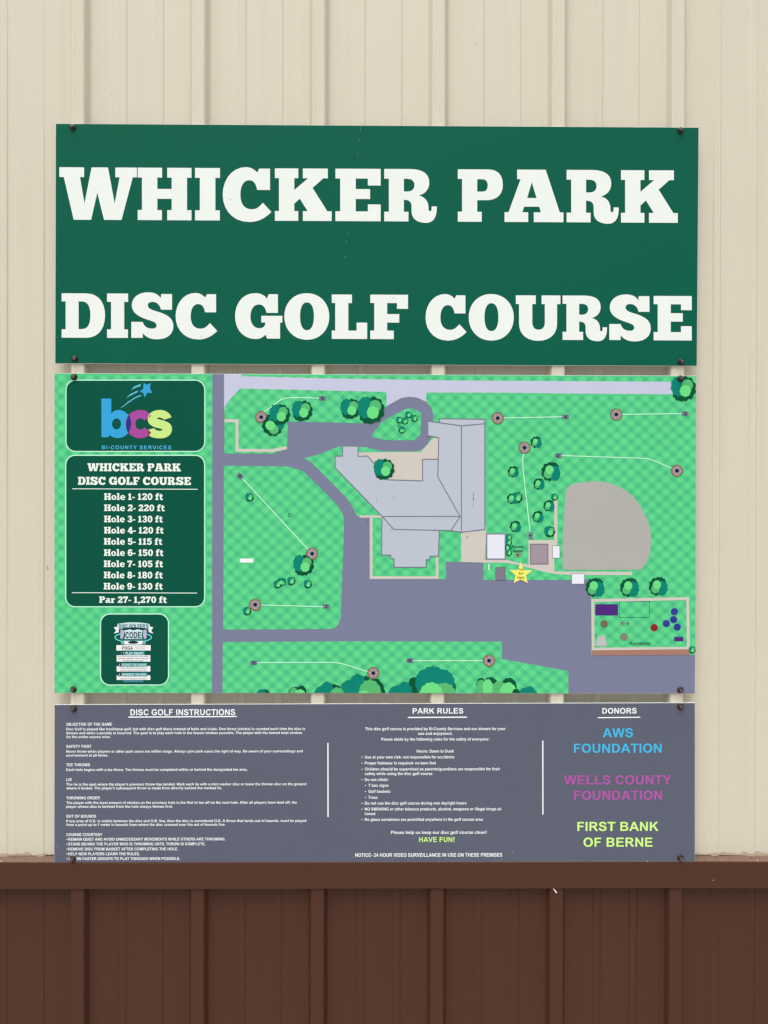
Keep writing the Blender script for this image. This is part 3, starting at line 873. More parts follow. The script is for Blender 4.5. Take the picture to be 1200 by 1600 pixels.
# lawns lying on the grey road colour of the panel
printed(mapsign, 'lawn', [([[(85.6, 583.6), (331.8, 584.6), (331.2, 1082.6), (85.6, 1082.4)]], LAWN)], 1)
NE_EDGE = [(677, 657.6), (676.6, 646.5), (673.9, 637), (666, 628)]
printed(mapsign, 'lawn', [([[(376, 584.6), (1087.4, 587.5), (1087.4, 615.8), (1052, 616), (1052, 596.6), (890, 595.7), (700, 594.4), (520, 591.4), (378.5, 588)]], LAWN)], 1)
printed(mapsign, 'lawn', [([[(666, 613.3), (790, 613.6), (900, 615), (1052, 616.2), (1087.4, 616.0), (1086.4, 1022.8), (923.6, 1024), (923.6, 906), (755.6, 906.2), (755.6, 879), (696.8, 877.6),
        (696.8, 904.6), (577.5, 905), (577.5, 808.6), (562, 808.4), (556, 803.5), (550.4, 791.5), (541, 777.6), (518.8, 754.6), (496.8, 732.6), (485.3, 721), (474.7, 716.4),
        (496.8, 710.5), (530.6, 697.5), (559.5, 698), (573, 699), (592, 704.2), (605, 705.4), (649.3, 705.4), (659, 702.7), (668, 694), (674, 683.7)] + NE_EDGE], LAWN)], 1)
printed(mapsign, 'lawn', [([[(375.1, 607.2), (520, 610.4), (603.9, 612.5), (603.9, 635), (596, 646), (587, 655), (577, 661), (557.5, 661.2), (510, 659.9), (450, 658.8), (448.2, 702), (425, 709), (350.6, 708.6),
        (350.6, 641), (353, 632.2), (358.5, 625.1), (367.2, 615.6)]], LAWN)], 1)
printed(mapsign, 'lawn', [([[(580.5, 680.1), (597, 659.2), (605, 654.4), (617.7, 647.3), (633.5, 639.4), (640, 638.2), (646.2, 638.9), (653, 642), (658.5, 645.7), (657, 678.2), (647.7, 687.7), (611.3, 688), (597, 686.4), (582, 683)]], LAWN)], 1)
printed(mapsign, 'lawn', [([[(350, 727.8), (445, 728.8), (460.3, 731.6), (473.8, 736.4), (502.5, 764.2), (527.4, 790), (535, 801.6), (537.6, 813), (536.6, 850), (532.2, 965), (529.3, 974.6), (523.6, 981.3), (514, 982.8), (348.8, 983.8)]], LAWN)], 1)
printed(mapsign, 'lawn', [([[(348.2, 1003.3), (560, 1002), (784.5, 1002.6), (784.5, 1029.6), (888, 1048.5), (888, 1083.2), (347.7, 1082.5)]], LAWN)], 1)
# pale road along the top, with its drive
printed(mapsign, 'road', [([[(350, 584.6), (376, 584.6), (378.5, 588), (520, 591.4), (700, 594.4), (890, 595.7), (1052, 596.6), (1052, 616.1), (900, 615), (790, 613.6), (666, 613.3),
        (666, 628), (665.2, 627.5), (652.5, 621.5), (639.8, 619.9), (627.2, 622), (611, 630.7), (603.9, 635), (603.9, 612.5), (520, 610.4), (375.1, 607.2), (367.2, 615.6), (358.5, 625.1), (353, 632.2), (350.3, 641)]], LAV)], 2)
# paths
printed(mapsign, 'path', [(stroke([(350.8, 657.5), (370.4, 657.5), (370.4, 703.6), (425, 704), (448.3, 699.6)], 4.7), BEIGE)], 2)
printed(mapsign, 'path', [(stroke([(562, 807), (600, 807)], 3.6), BEIGE)], 2)
printed(mapsign, 'path', [(stroke([(580, 808.8), (580, 902.4), (683, 902.4), (683, 866)], 4.2), BEIGE)], 2)
printed(mapsign, 'courtyard', [([tr('222,297 650,294 660,290 740,200 780,195 775,345 668,345 668,495 430,488 285,322 222,325', 4.444, 510, 640)], BEIGE)], 2)
printed(mapsign, 'patio', [([[(720.4, 829), (759.3, 821), (759.6, 834), (757, 879.2), (720.4, 878)]], BEIGE)], 2)
printed(mapsign, 'path', [([[(756.5, 874.5), (791, 874.8), (812, 879.8), (825.8, 882.8), (825.8, 843.8), (866, 843.8), (866, 780.7), (870.8, 780.7), (870.8, 862), (866, 870), (866, 893), (987, 893.5), (987, 898.5),
        (891, 898.3), (867.5, 897), (848, 893), (830, 888), (810.5, 882.8), (791, 879.3), (756.5, 879)]], BEIGE)], 2)
# building roof
ROOF = ink((186, 194, 208))
RLINE = ink((116, 118, 138))
RB = lambda s: tr(s, 4.444, 510, 640)
roofs = ['112,258 220,258 220,325 285,322 430,488 668,495 668,345 775,345 773,467 928,742 388,742 60,403 60,323 112,323',
         '707,80 937,113 937,742 928,742 773,467 780,195 707,182', '785,63 1100,68 1100,98 937,113 785,88', '937,113 1100,98 1100,832 937,852',
         '388,742 928,742 865,840 468,832', '928,742 937,742 937,852 865,840',
         '388,742 468,832 785,843 777,1018 718,1018 718,1042 693,1042 693,1095 470,1095 470,1035 447,1035 447,1010 383,1010']
for s in roofs:
    printed(mapsign, 'roof_section', [([RB(s)], ROOF)], 3)
for s, c in (('112,260 112,323 60,323 60,403 388,742 928,742 773,467 780,195 707,182', 0), ('220,260 220,325 285,322 430,488 668,495 668,345 775,345', 0), ('707,80 937,113 937,852', 0),
             ('785,88 785,63 1100,68 1100,832 937,852 865,840 468,832 388,742', 0), ('937,113 1100,98', 0), ('928,742 865,840', 0),
             ('386,752 383,1010 447,1010 447,1035 470,1035 470,1095 693,1095 693,1042 718,1042 718,1018 777,1018 785,843', 0)):
    printed(mapsign, 'roof_line', [(stroke(RB(s), 1.5), RLINE)], 4)


# sheds
def shed(x0, y0, x1, y1, b, rgb_b, rgb_f, open_bottom=False):
    printed(mapsign, 'shed', [([rect(x0, y0, x1, y1)], ink(rgb_b)), ([rect(x0 + b, y0 + b, x1 - b, y1 - (0.2 if open_bottom else b))], ink(rgb_f))], 4)


shed(759.5, 833.3, 790.3, 874.5, 1.9, (128, 126, 146), (226, 230, 245))
shed(828.2, 849.5, 856.7, 882.0, 1.6, (122, 114, 138), (160, 147, 156))
shed(862.7, 852.5, 875.0, 872.3, .8, (128, 126, 146), (232, 234, 246))
shed(892.7, 895.8, 913.3, 912.3, .8, (128, 126, 146), (232, 236, 246), True)
shed(774.2, 886.2, 789.5, 906.8, .6, (76, 78, 96), (124, 121, 140))
printed(mapsign, 'white_mark', [([rect(763, 881.3, 764.8, 891)], ink((240, 246, 244)))], 4)
printed(mapsign, 'white_mark', [([rect(374.7, 872.6, 396, 879)], ink((240, 246, 244)))], 4)
# ball field
printed(mapsign, 'ball_field', [([tr('118,200 C120,165 150,132 200,125 C240,120 300,110 380,110 C450,112 530,145 600,192 C650,225 690,280 720,340 C750,390 775,450 783,510 C792,580 780,650 768,705 C750,755 725,795 690,801 95,801 95,600 105,380', 5, 860, 730)], ink((174, 174, 170)))], 3)
# playground
PG = lambda s: tr(s, 5, 860, 880)
pg = printed(mapsign, 'playground', [([PG('318,280 1083,265 1088,672 325,680'), PG('342,303 1060,288 1065,653 345,660')], BEIGE)], 3)
printed(mapsign, 'kerb', [([PG('325,681 1083,673 1083,716 325,720')], ink((166, 122, 106)))], 3, pg)
printed(mapsign, 'play_pad', [([PG('350,320 528,320 528,408 350,408')], ink((78, 40, 126)))], 3, pg)
printed(mapsign, 'play_pad', [([PG('966,575 1038,575 1038,610 966,610')], ink((78, 44, 124)))], 3, pg)
printed(mapsign, 'play_frame', [(stroke(PG('538,298 775,298 775,423 538,423'), .6, True), ink((10, 100, 70)))], 3, pg)
printed(mapsign, 'play_pad', [([PG('370,568 425,565 443,648 355,648')], ink((190, 188, 190)))], 3, pg)
for x, y, r, c in ((419, 474, 30, (112, 108, 84)), (575, 576, 30, (130, 128, 110)), (559, 470, 12, (130, 120, 104)), (605, 470, 12, (130, 120, 104)), (810, 503, 29, (144, 34, 40)),
                   (968, 378, 28, (50, 58, 150)), (962, 441, 28, (48, 56, 150)), (905, 471, 28, (50, 58, 152)), (991, 499, 28, (48, 54, 148))):
    printed(mapsign, 'play_dot', [([ell(x / 5 + 860, y / 5 + 880, r / 5, None, 24)], ink(c))], 4, pg)
INKY = ink((22, 50, 52))
text(mapsign, 'PLAYGROUND', 984.2, 1016.4, 1007.8, 4.2, INKY, 4, pg, bold=.01)
text(mapsign, 'Practice', 800, 818.2, 856.2, 4.2, INKY, 5, bold=.012)
text(mapsign, 'Basket', 801.8, 816.6, 862.6, 4.2, INKY, 5, bold=.012)
# throw lines and tees
for pts in ([(412.8, 643.8), (440, 623.8), (446, 622.3), (453.3, 621.6), (465.8, 621), (499, 622.4)], [(786, 653.1), (878.5, 651.2)], [(971.5, 647.6), (1065.5, 646.3)],
            [(877, 711.8), (1000, 715.9), (1008, 716.3), (1015, 717.6), (1022, 720), (1050, 731.8)], [(818.2, 708), (816.9, 715), (816.5, 722), (817.4, 735), (828.2, 831)],
            [(379.3, 747.9), (482, 859)], [(407.5, 945.2), (505.5, 947.9)], [(402, 1035.2), (515, 1034.8), (527, 1035.4), (537, 1037.4), (576, 1049.8)], [(645.5, 1032.2), (756, 1032.2)]):
    printed(mapsign, 'throw_line', [(stroke(pts, 1.35), MINT)], 4)
TEE = ink((116, 122, 142))
for num, cx, cy, w, h, a in ((5, 503.8, 622.5, 10.6, 6.8, 0), (4, 883.6, 651.3, 10.6, 6.8, 0), (3, 1070.4, 646.4, 10.6, 6.8, 0), (2, 872, 711.8, 10.6, 6.8, 0), (1, 829, 837.2, 10.6, 6.4, -90),
                             (6, 375.2, 744, 10.6, 6.8, 47), (7, 510, 947.6, 10.6, 6.8, 0), (8, 396.6, 1035.4, 10.6, 6.8, 0), (9, 640.2, 1032, 10.6, 6.8, 0)):
    ca, sa = math.cos(R(a)), math.sin(R(a))
    q = [(cx + x * ca - y * sa, cy + x * sa + y * ca) for x, y in ((-w / 2, -h / 2), (w / 2, -h / 2), (w / 2, h / 2), (-w / 2, h / 2))]
    t = printed(mapsign, 'tee_marker', [([q], TEE)], 5)
    ww = 2.2 if num == 1 else 4.4
    text(mapsign, str(num), cx - ww / 2, cx + ww / 2, cy + 2.9, 5.8, ink((24, 30, 66)), 6, t, bold=.03, name='number', slope=0, rot=R(a))


# tree symbols: dark skirt, teal shade, mid and light crowns, each with a scalloped outline
def scallop(cx, cy, rx, ry, n, amp=.05, ph=0.0):
    out = []
    for k in range(n * 6):
        a = 2 * math.pi * k / (n * 6)
        q = 1 + amp * (abs(math.sin(n * a / 2 + ph)) - .6)
        out.append((cx + rx * q * math.cos(a), cy + ry * q * math.sin(a)))
    return out


TC = [ink((0, 84, 52)), ink((0, 130, 112)), ink((86, 184, 114)), ink((108, 220, 132))]


def tree_sym(cx, cy, r, rot=0.0, ymax=None, name='tree_symbol', layer=5):
    big = r > 11
    n = 10 if big else 7
    defs = [[(.17, .00, .83, .96, .08), (-.14, .44, .70, .58, .08)], [(-.40, -.17, .60, .80, .075)], [(.33, -.27, .44, .46, .02)], [(.15, .20, .44, .47, .05)]]
    shapes = []
    ca, sa = math.cos(R(rot)), math.sin(R(rot))
    for m, ds in zip(TC, defs):
        for dx, dy, rx, ry, am in ds:
            lp = scallop(dx, dy, rx, ry, n if rx > .5 else n - 2, am * (1.9 if big else 2.2), random.uniform(0, 3))
            lp = [(cx + r * (x * ca - y * sa), cy + r * (x * sa + y * ca)) for x, y in lp]
            if ymax:
                lp = clip_y(lp, ymax)
            if len(lp) > 2:
                shapes.append(([lp], m))
    if shapes:
        printed(mapsign, name, shapes, layer)


for cx, cy, r, rot in ((437.2, 647.6, 16, 0), (426.5, 664.3, 16.5, 118), (472.2, 641.7, 16, 0), (547.4, 638.4, 15.6, 0), (579.4, 640.5, 21, 0),
                       (638.3, 648, 5.2, 10), (647.5, 653.6, 5.3, 10), (624, 656, 5.2, 0), (632.7, 658, 5.2, 30), (628, 671.8, 5.3, 60), (623.7, 665.2, 2.2, 0),
                       (600, 733, 16.2, 0), (1067.6, 607.1, 19.4, 0), (390, 777, 6.6, 0), (452.3, 804.7, 2.7, 0), (474.3, 882.8, 16, 0), (440.8, 909, 6.4, 90), (434, 912.9, 6.3, 0),
                       (455.2, 907.9, 6.4, 0), (480.9, 912.7, 6.4, 0), (386.2, 954.8, 6.4, 0), (837.7, 691, 8.6, 180), (860.7, 737, 14.6, 180), (802, 737, 8.5, 180), (842, 756.3, 8.7, 180),
                       (800.5, 779.3, 8.2, 180), (808.3, 777.3, 8.2, 0), (866.3, 776.7, 5.4, 0), (857.7, 790.4, 8.6, 180), (840.7, 807.3, 8.6, 180), (805.3, 822.7, 8.6, 180), (858.8, 830.7, 8.5, 0),
                       (795.2, 839.3, 5.2, 0), (794.8, 847.5, 5.2, 0), (794, 855.8, 5.2, 150), (795, 863.5, 5.2, 0), (929.8, 918, 14.6, 180), (983.6, 918, 14.6, 180), (1028.4, 916.4, 14.4, 180), (1081.2, 1015.4, 5.4, 0)):
    tree_sym(cx, cy, r, rot)
# hedge cut off by the lower edge
YB = 1082.6
def clump(parts):
    sh = []
    for t, cx, cy, rx, ry in parts:
        lp = clip_y(scallop(cx, cy, rx, ry, max(8, int(rx * .75)), .07, random.uniform(0, 3)), YB)
        if len(lp) > 2:
            sh.append(([lp], TC[t]))
    printed(mapsign, 'hedge_symbol', sh, 5)
clump([(0, 413, 1084, 9, 7), (1, 408.5, 1085, 8, 8)])
clump([(0, 461, 1083, 10, 10), (0, 471, 1083, 8, 12), (2, 459, 1086, 7, 12), (3, 469, 1088, 9, 11)])
clump([(0, 520, 1083, 16, 14), (1, 505, 1085, 14, 14), (1, 511, 1082, 11, 17), (2, 527, 1086, 11, 12)])
clump([(0, 585, 1086, 17, 26), (0, 572, 1072, 8, 16), (1, 548, 1080, 17, 18), (1, 559, 1075, 14, 22), (2, 578, 1086, 18, 24), (3, 569, 1089, 11, 10)])
clump([(1, 620, 1085, 13, 14), (1, 632, 1082, 12, 17), (1, 614, 1088, 8, 8)])
clump([(0, 646, 1074, 9, 16), (0, 704, 1075, 8, 14), (1, 663, 1066, 14, 20), (1, 676, 1062, 22, 21), (1, 692, 1066, 18, 20), (1, 680, 1075, 26, 14), (2, 694, 1086, 18, 19), (3, 674, 1088, 19, 22)])
clump([(0, 752, 1072, 8, 13), (0, 766, 1069, 11, 11), (1, 757, 1084, 14, 6), (2, 752, 1075, 8, 13), (3, 762, 1074, 8, 13)])
clump([(0, 795, 1072, 12, 13), (0, 782, 1080, 12, 12), (2, 780, 1083, 16, 18), (3, 794, 1084, 13, 18), (0, 806, 1084, 6, 8)])
clump([(1, 824, 1087, 16, 13), (1, 828, 1082, 8, 10)])

# baskets
BK = [ink((40, 34, 34)), ink((214, 170, 128)), ink((70, 44, 44)), ink((226, 206, 212)), ink((84, 70, 80)), ink((150, 150, 172)), ink((18, 20, 40))]
for cx, cy in ((408.2, 651.8), (777.6, 653.4), (962.8, 647.7), (819.4, 699.5), (1057.5, 735.6), (487.8, 865.0), (398.8, 944.8), (583.4, 1051.6), (764.0, 1032.2)):
    sh = [([ell(cx, cy, 9.4, None, 32)], BK[0]), ([ell(cx, cy, 8.5, None, 32)], BK[1]), ([ell(cx, cy, 7.7, None, 32)], BK[2]), ([ell(cx, cy, 6.9, None, 32)], BK[3])]
    for k in range(16):
        a = 2 * math.pi * k / 16
        sh.append((stroke([(cx + 3.2 * math.cos(a), cy + 3.2 * math.sin(a)), (cx + 7.0 * math.cos(a), cy + 7.0 * math.sin(a))], 1.15), BK[4]))
    sh[4:] = sh[4:]
    sh += [([ell(cx, cy, 3.9, None, 20)], BK[5]), ([ell(cx, cy, 2.9, None, 18)], BK[6])]
    # spokes share one plane: rebuild with a common depth
    verts, faces, idx, mats = [], [], [], []
    for i, (loops, m) in enumerate(sh):
        dep = 5 * STEP + (min(i, 4) if i < 20 else i - 15) * .00003
        vs, trs = fill(loops)
        o = len(verts)
        verts += [at(a, b) + Vector((0, -dep, 0)) - ML for a, b in vs]
        if m not in mats:
            mats.append(m)
        faces += [tuple(o + j for j in f) for f in trs]
        idx += [mats.index(m)] * len(trs)
    new_obj('basket_symbol', verts, faces, mats, mapsign, idx)
printed(mapsign, 'practice_basket_symbol', [([ell(809.2, 867, 4.0, None, 24)], ink((120, 118, 108))), ([ell(809.2, 867, 3.3, None, 24)], ink((170, 150, 134))), ([ell(809.2, 867, 1.6, None, 14)], BK[6])], 5)
# star
st = tr('490,462 520,541 605,542 540,592 560,668 490,632 422,668 440,592 380,540 462,541', 6.667, 740, 810)
star = printed(mapsign, 'star', [(stroke(st, .9, True), ink((236, 232, 190))), ([st], ink((250, 238, 108)))], 6)
for s, x0, x1, b in (('You', 809.6, 818.2, 891.2), ('Are', 810, 817.6, 897.6), ('Here', 808.2, 819, 904.2)):
    text(mapsign, s, x0, x1, b, 4.0, ink((96, 84, 40)), 7, star, bold=.008)


# cards on the left
def card(x0, y0, x1, y1, r):
    c = printed(mapsign, 'card', [([rrect(x0, y0, x1, y1, r)], MINT), ([rrect(x0 + 1.6, y0 + 1.6, x1 - 1.6, y1 - 1.6, r - 1.6)], DKG)], 2)
    return c


logo = card(102.4, 593.2, 320.8, 706.2, 16)
LG = lambda s: tr(s, 9.231, 150, 590)
LB = ink((54, 164, 220))
printed(mapsign, 'logo_letter', [([LG('80,303 222,303 222,520 C250,485 285,467 325,467 C430,467 505,555 505,665 C505,785 430,873 320,873 C265,873 225,855 195,825 182,860 80,860'), ell(298 / 9.231 + 150, 669 / 9.231 + 590, 65 / 9.231, 80 / 9.231, 24)], LB)], 4, logo)
printed(mapsign, 'logo_letter', [([LG('792,545 C760,495 705,467 645,467 C520,467 428,550 428,668 C428,790 520,875 645,875 C710,875 760,845 797,795 705,720 C690,740 665,750 640,750 C595,750 570,715 570,670 C570,620 595,590 640,590 C665,590 690,600 705,622')], ink((166, 74, 158)))], 5, logo)
printed(mapsign, 'logo_overlap', [([LG('478,540 C430,590 415,720 466,802 C520,730 520,610 478,540')], ink((48, 50, 130)))], 6, logo)
printed(mapsign, 'logo_letter', [([LG('1090,575 C1070,505 1000,467 925,467 C820,467 748,520 748,600 C748,670 800,700 870,722 C920,738 960,740 960,752 C960,766 935,768 915,768 C885,768 855,755 838,730 757,752 800,800 C770,810 780,830 765,835 C800,862 850,877 925,877 C1030,877 1097,825 1097,742 C1097,665 1040,640 970,618 C915,602 885,600 885,588 C885,578 905,576 920,578 C950,582 970,592 980,608')], ink((200, 234, 136)))], 6, logo)
for s in ('760,590 780,540 800,548', '742,790 770,765 797,795 765,825'):
    printed(mapsign, 'logo_overlap', [([LG(s)], ink((140, 52, 66)))], 7, logo)
printed(mapsign, 'logo_star', [([LG('688,78 738,105 793,80 778,150 813,225 745,218 700,288 683,222 630,205 683,160')], LB)], 4, logo)
for s in ('505,185 550,130 640,92 650,100 640,128 590,140 545,160', '430,303 500,235 600,188 608,198 595,215 540,240 500,262', '360,435 470,345 580,275 645,250 655,258 640,275 580,292 470,365 370,437'):
    printed(mapsign, 'logo_streak', [([LG(s)], ink((92, 188, 216)))], 4, logo)
text(mapsign, 'BI-COUNTY SERVICES', 159.4, 267.6, 701.9, 5.9, ink((84, 178, 220)), 4, logo, bold=.03, spacing=1.25)

info = card(102.0, 710.6, 320.6, 948.8, 15.5)
WH2 = ink((232, 244, 236))
slab_line(mapsign, 'WHICKER PARK', 136.8, 282.8, 723.8, 736.2, WH2, 4, info)
slab_line(mapsign, 'DISC GOLF COURSE', 121.8, 298.4, 745.0, 757.4, WH2, 4, info)
printed(mapsign, 'rule_line', [(stroke([(113, 763.7), (308.8, 764.5)], 1.2), WH2)], 4, info)
printed(mapsign, 'rule_line', [(stroke([(112.5, 926.0), (308, 926.6)], 1.2), WH2)], 4, info)
ends = (808, 820, 806, 812, 803, 811, 808, 806, 806)
starts = (382, 382, 382, 382, 381, 381, 380, 380, 379)
for i, ft in enumerate((120, 220, 130, 120, 115, 150, 105, 180, 130)):
    b = 781.0 + 17.5 * i
    slab_line(mapsign, 'Hole %d- %d ft' % (i + 1, ft), starts[i] / 4.615 + 80, ends[i] / 4.615 + 80, b - 10.3, b, WH2, 4, info)
slab_line(mapsign, 'Par 27- 1,270 ft', 155.2, 260.9, 931.8, 941.8, WH2, 4, info)

code = card(156.4, 958.5, 264.2, 1071.0, 15.5)
CD = lambda s: tr(s, 9.231, 150, 970)
cx_ = lambda v: v / 9.231 + 150
cy_ = lambda v: v / 9.231 + 970
TEAL, ICE, NAVY, CODEW = ink((20, 128, 128)), ink((196, 226, 228)), ink((20, 26, 62)), ink((238, 242, 242))
em = printed(mapsign, 'emblem', [(stroke(ell(cx_(538), cy_(238), 262 / 9.231, 72 / 9.231, 40), 1.5, True), ink((116, 216, 216))), ([CD('350,130 735,130 720,265 690,290 390,290 365,265')], TEAL),
        ([CD('355,130 395,130 C415,175 405,230 375,262 352,255')], ink((182, 180, 214))), ([CD('733,130 690,130 C670,175 680,230 705,262 728,255')], ink((182, 180, 214)))], 4, code)
printed(mapsign, 'shield', [([CD('385,118 440,112 490,98 540,112 600,98 650,112 695,118 C660,175 660,215 690,270 390,270 C420,215 420,175 385,118')], NAVY), ([CD('400,138 440,132 490,120 540,136 600,120 650,132 680,138 C655,180 655,215 672,262 408,262 C428,215 428,180 400,138')], ICE)], 5, em)
printed(mapsign, 'ribbon', [([CD('258,95 330,75 330,165 258,185 292,140')], CODEW), ([CD('830,95 760,75 760,160 830,185 796,140')], CODEW), ([CD('308,45 C460,12 620,12 777,45 772,118 C620,85 460,85 315,122')], ICE)], 5, em)
text(mapsign, "DISC GOLFER'S", cx_(332), cx_(758), cy_(104), 6.0, ink((20, 74, 84)), 7, em, bold=.02)
text(mapsign, 'CODE', cx_(425), cx_(652), cy_(250), 9.6, NAVY, 7, em, bold=.05)
printed(mapsign, 'basket_rim', [([CD('360,300 720,300 715,342 365,342')], ink((120, 168, 176))), ([CD('400,290 680,290 660,342 420,342')], CODEW), ([ell(cx_(537), cy_(310), 75 / 9.231, 20 / 9.231, 24)], NAVY)], 5, em)
printed(mapsign, 'white_box', [([CD('295,350 790,350 790,428 295,428')], CODEW)], 5, em)
text(mapsign, 'PDGA', cx_(380), cx_(535), cy_(415), 5.2, ink((64, 56, 74)), 7, em, bold=.01)
printed(mapsign, 'faint_print', [([CD('565,368 712,368 712,384 565,384')], ink((208, 208, 216))), ([CD('575,394 705,394 705,408 575,408')], ink((206, 206, 214)))], 6, em)
for num, y0, y1, x0, x1, s, bx0, bx1, lines in (
        (1, 442, 494, 362, 706, 'PLAY SMART', 495, 588, ('Never throw into a blind area or when players,', 'spectators, pedestrians, or other facility users', 'are within range. Use a spotter.')),
        (2, 606, 662, 362, 742, 'RESPECT THE COURSE', 650, 732, ('Observe all posted rules. No littering,', 'graffiti, or abuse of equipment or flora.')),
        (3, 748, 802, 362, 742, 'REPRESENT THE SPORT', 785, 852, ('Be positive and responsible. Teach others.',))):
    printed(mapsign, 'white_box', [([CD('300,%d 785,%d 785,%d 300,%d' % (bx0, bx0, bx1, bx1))], CODEW)], 5, em)
    printed(mapsign, 'teal_bar', [([CD('%d,%d %d,%d %d,%d %d,%d' % (x0, y0, x1, y0, x1, y1, x0, y1))], ink((48, 142, 148))), ([ell(cx_(398 if num == 1 else 340), cy_((y0 + y1) / 2), 2.9, None, 20)], NAVY)], 6, em)
    text(mapsign, s, cx_(428 if num == 1 else 380), cx_(x1 - 14), cy_(y1 - 7), 4.2, ink((206, 236, 236)), 8, em, bold=.02)
    text(mapsign, str(num), cx_(398 if num == 1 else 340) - .9, cx_(398 if num == 1 else 340) + .9, cy_((y0 + y1) / 2) + 1.7, 3.4, CODEW, 8, em, bold=.02)
    n = len(lines)
    for j, ln in enumerate(lines):
        half = 225 if j < 2 and num == 1 else (150 if num == 1 else 190)
        lo = bx0 if num == 1 else y1
        text(mapsign, ln, cx_(542 - half), cx_(542 + half), cy_(lo + (bx1 - lo) * (j + .75) / n), 1.6, ink((108, 108, 116)), 7, em, bold=.01)
printed(mapsign, 'blue_bar', [([CD('395,856 685,856 685,884 395,884')], ink((66, 132, 152)))], 5, em)

for px, py in ((116, 589.3), (1063, 591.7), (115, 1077.2), (1063, 1078)):
    screw(mapsign, px, py, py > 1000)
for pts, w in (([(740.2, 769), (739.6, 776)], .6), ([(739.9, 777), (739.4, 782)], 1.0), ([(739, 786), (738.6, 791)], .4), ([(588.5, 777), (588.2, 785)], .3), ([(614.3, 774), (614, 780)], .3),
               ([(610.2, 828.6), (611.6, 827.2)], .9), ([(728.8, 839.6), (731.5, 838.7)], 1.3), ([(573.5, 814), (574.2, 815.4)], 1.2), ([(785, 697), (787, 700)], .4)):
    scratch(mapsign, pts, w, ink((92, 92, 110)), 8)
for px, py, r in ((262, 1057, .5), (478, 789, .4), (934, 815, .5), (1003, 742, .5), (640, 955, .5), (840, 970, .45)):
    speck(mapsign, px, py, r, ink((100, 110, 110)), 8)

# ---- rules sign
GREY = mat('rules_grey', (92, 97, 114), rough=.3, var=.04, scale=5, spec=.2)
rules = board('rules_sign', 'slate grey sign with white instructions and coloured donor names, lowest of the three', ((85, 1101), (1086, 1098), (1086, 1346), (84.5, 1348)), GREY)
TW = ink((246, 248, 252))
SM = dict(layer=3, bold=.034)
X0 = 103.7
text(rules, 'DISC GOLF INSTRUCTIONS', 203.8, 367.7, 1117.6, 9.4, TW, 3, bold=.036)
printed(rules, 'underline', [(stroke([(200.4, 1120.4), (370.4, 1119.4)], 1.9), TW)], 3)
for s, x1, b in (('OBJECTIVE OF THE GAME', 175.3, 1133.8), ('SAFETY FIRST', 142.9, 1168.4), ('TEE THROWS', 140.8, 1197.2), ('LIE', 112.2, 1220.2), ('THROWING ORDER', 156.4, 1248.9), ('OUT OF BOUNDS', 150.3, 1277.5), ('COURSE COURTESY', 160.2, 1306.2)):
    text(rules, s, X0, x1, b, 4.5, TW, 3, bold=.04)
for s, x1, b in (('Disc Golf is played like traditional golf, but with disc golf discs instead of balls and clubs. One throw (stroke) is counted each time the disc is', 476.9, 1141.1),
                 ('thrown and when a penalty is incurred. The goal is to play each hole in the fewest strokes possible. The player with the lowest total strokes', 472.0, 1147.3),
                 ('for the entire course wins.', 173.0, 1153.3),
                 ('Never throw when players or other park users are within range. Always give park users the right of way. Be aware of your surroundings and', 472.9, 1176.0),
                 ('environment at all times.', 169.1, 1182.1), ('Each hole begins with a tee throw. Tee throws must be completed within or behind the designated tee area.', 386.6, 1204.6),
                 ("The lie is the spot where the player's previous throw has landed. Mark each lie with a mini marker disc or leave the thrown disc on the ground", 478.5, 1227.4),
                 ("where it landed. The player's subsequent throw is made from directly behind the marked lie.", 347.0, 1233.4),
                 ('The player with the least amount of strokes on the previous hole is the first to tee off on the next hole. After all players have teed off, the', 463.8, 1256.1),
                 ('player whose disc is farthest from the hole always throws first.', 270.0, 1262.2),
                 ('If any area of O.B. is visible between the disc and O.B. line, then the disc is considered O.B. A throw that lands out of bounds, must be played', 478.5, 1284.7),
                 ('from a point up to 1 meter in bounds from where the disc crossed over the out of bounds line.', 352.3, 1290.5)):
    text(rules, s, X0, x1, b, 4.1, TW, 3, bold=.04)
for s, x1, b in (('REMAIN QUIET AND AVOID UNNECESSARY MOVEMENTS WHILE OTHERS ARE THROWING.', 352.2, 1313.4), ('STAND BEHIND THE PLAYER WHO IS THROWING UNTIL THROW IS COMPLETE.', 320.9, 1320.9),
                 ('REMOVE DISC FROM BASKET AFTER COMPLETING THE HOLE.', 278.3, 1328.7), ('HELP NEW PLAYERS LEARN THE RULES.', 218.4, 1336.3), ('ALLOW FASTER GROUPS TO PLAY THROUGH WHEN POSSIBLE.', 281.5, 1343.8)):
    text(rules, s, 106.8, x1, b, 4.4, TW, 3, bold=.04)
    printed(rules, 'bullet', [([ell(104.8, b - 2.1, .85, None, 10)], TW)], 3)
text(rules, 'PARK RULES', 644.7, 723.9, 1115.0, 8.6, TW, 3, bold=.036)
printed(rules, 'underline', [(stroke([(637.2, 1121.0), (729.6, 1120.5)], 1.9), TW)], 3)
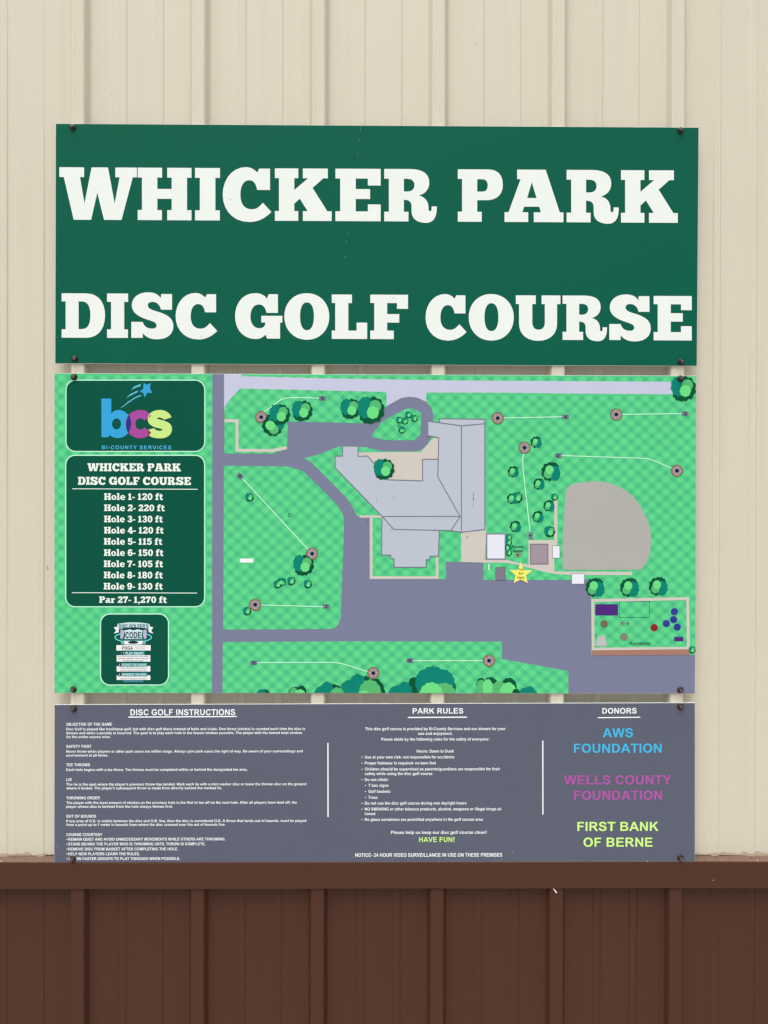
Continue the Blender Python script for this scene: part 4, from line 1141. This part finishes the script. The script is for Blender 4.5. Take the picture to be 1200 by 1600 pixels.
for s, x0, x1, b in (('This disc golf course is provided by Bi-County Services and our donors for your', 570.5, 790, 1141.0), ('use and enjoyment.', 653.4, 707, 1148.2), ('Please abide by the following rules for the safety of everyone:', 595.8, 764.3, 1157.2),
                     ('Hours: Dawn to Dusk', 651, 709.3, 1175.8), ('Use at your own risk- not responsible for accidents', 570, 710, 1185.1), ('Proper footwear is required- no bare feet', 570, 681.2, 1194.4),
                     ('Children should be supervised as parents/guardians are responsible for their', 570, 781.3, 1203.8), ('safety while using the disc golf course', 570, 675.6, 1211.0), ('Do not climb:', 570, 606.8, 1220.3),
                     ('T box signs', 575.6, 607.1, 1229.3), ('Golf baskets', 575.6, 609.8, 1238.7), ('Trees', 575.6, 590, 1248.0), ('Do not use the disc golf course during non daylight hours', 570, 728.9, 1257.1),
                     ('NO SMOKING or other tobacco products, alcohol, weapons or illegal drugs al-', 570, 784, 1266.3), ('lowed', 570, 586.2, 1273.5), ('No glass containers are permitted anywhere in the golf course area', 570, 754.2, 1282.6),
                     ('Please help us keep our disc golf course clean!', 611, 760.2, 1302.9)):
    text(rules, s, x0, x1, b, 4.6 if b < 1300 else 4.9, TW, 3, bold=.036)
for x, b in ((565.6, 1185.1), (565.6, 1194.4), (565.6, 1203.8), (565.6, 1220.3), (571, 1229.3), (571, 1238.7), (571, 1248), (565.6, 1257.1), (565.6, 1266.3), (565.6, 1282.6)):
    printed(rules, 'bullet', [([ell(x, b - 2.1, .85, None, 10)], TW)], 3)
LIME = ink((208, 250, 142))
text(rules, 'HAVE FUN!', 654.8, 710.2, 1315.6, 7.8, LIME, 3, bold=.026)
text(rules, 'NOTICE- 24 HOUR VIDEO SURVEILLANCE IN USE ON THESE PREMISES', 555.2, 784.8, 1338.7, 5.7, TW, 3, bold=.036)
printed(rules, 'divider', [(stroke([(512.4, 1160.5), (512.6, 1276.4)], 2.0), TW)], 3)
printed(rules, 'divider', [(stroke([(848, 1157), (848.2, 1272.8)], 2.0), TW)], 3)
text(rules, 'DONORS', 941, 994.7, 1115.0, 8.8, TW, 3, bold=.036)
printed(rules, 'underline', [(stroke([(933.8, 1121.3), (1000.1, 1120.6)], 1.7), TW)], 3)
DB, DM = ink((70, 184, 230)), ink((176, 88, 170))
for s, x0, x1, b, m in (('AWS', 941.4, 989, 1152.0, DB), ('FOUNDATION', 896.7, 1033.6, 1176.2, DB), ('WELLS COUNTY', 881.3, 1049, 1225.6, DM), ('FOUNDATION', 896.7, 1034.3, 1249.6, DM),
                        ('FIRST BANK', 902, 1029, 1298.3, LIME), ('OF BERNE', 911.5, 1019.5, 1322.9, LIME)):
    text(rules, s, x0, x1, b, 14.2, m, 3, bold=.034)
for px, py in ((115.5, 1107), (1063, 1104), (114, 1342), (1063, 1340)):
    screw(rules, px, py, True)
for px, py, r in ((773.8, 1194.3, .8), (801.6, 1332, .7), (90.3, 1322.4, .7), (686, 1346, .8), (1001, 1121.4, .6), (552, 1339.5, .5), (1011.5, 1345.6, .9)):
    speck(rules, px, py, r, ink((178, 184, 186)), 5)
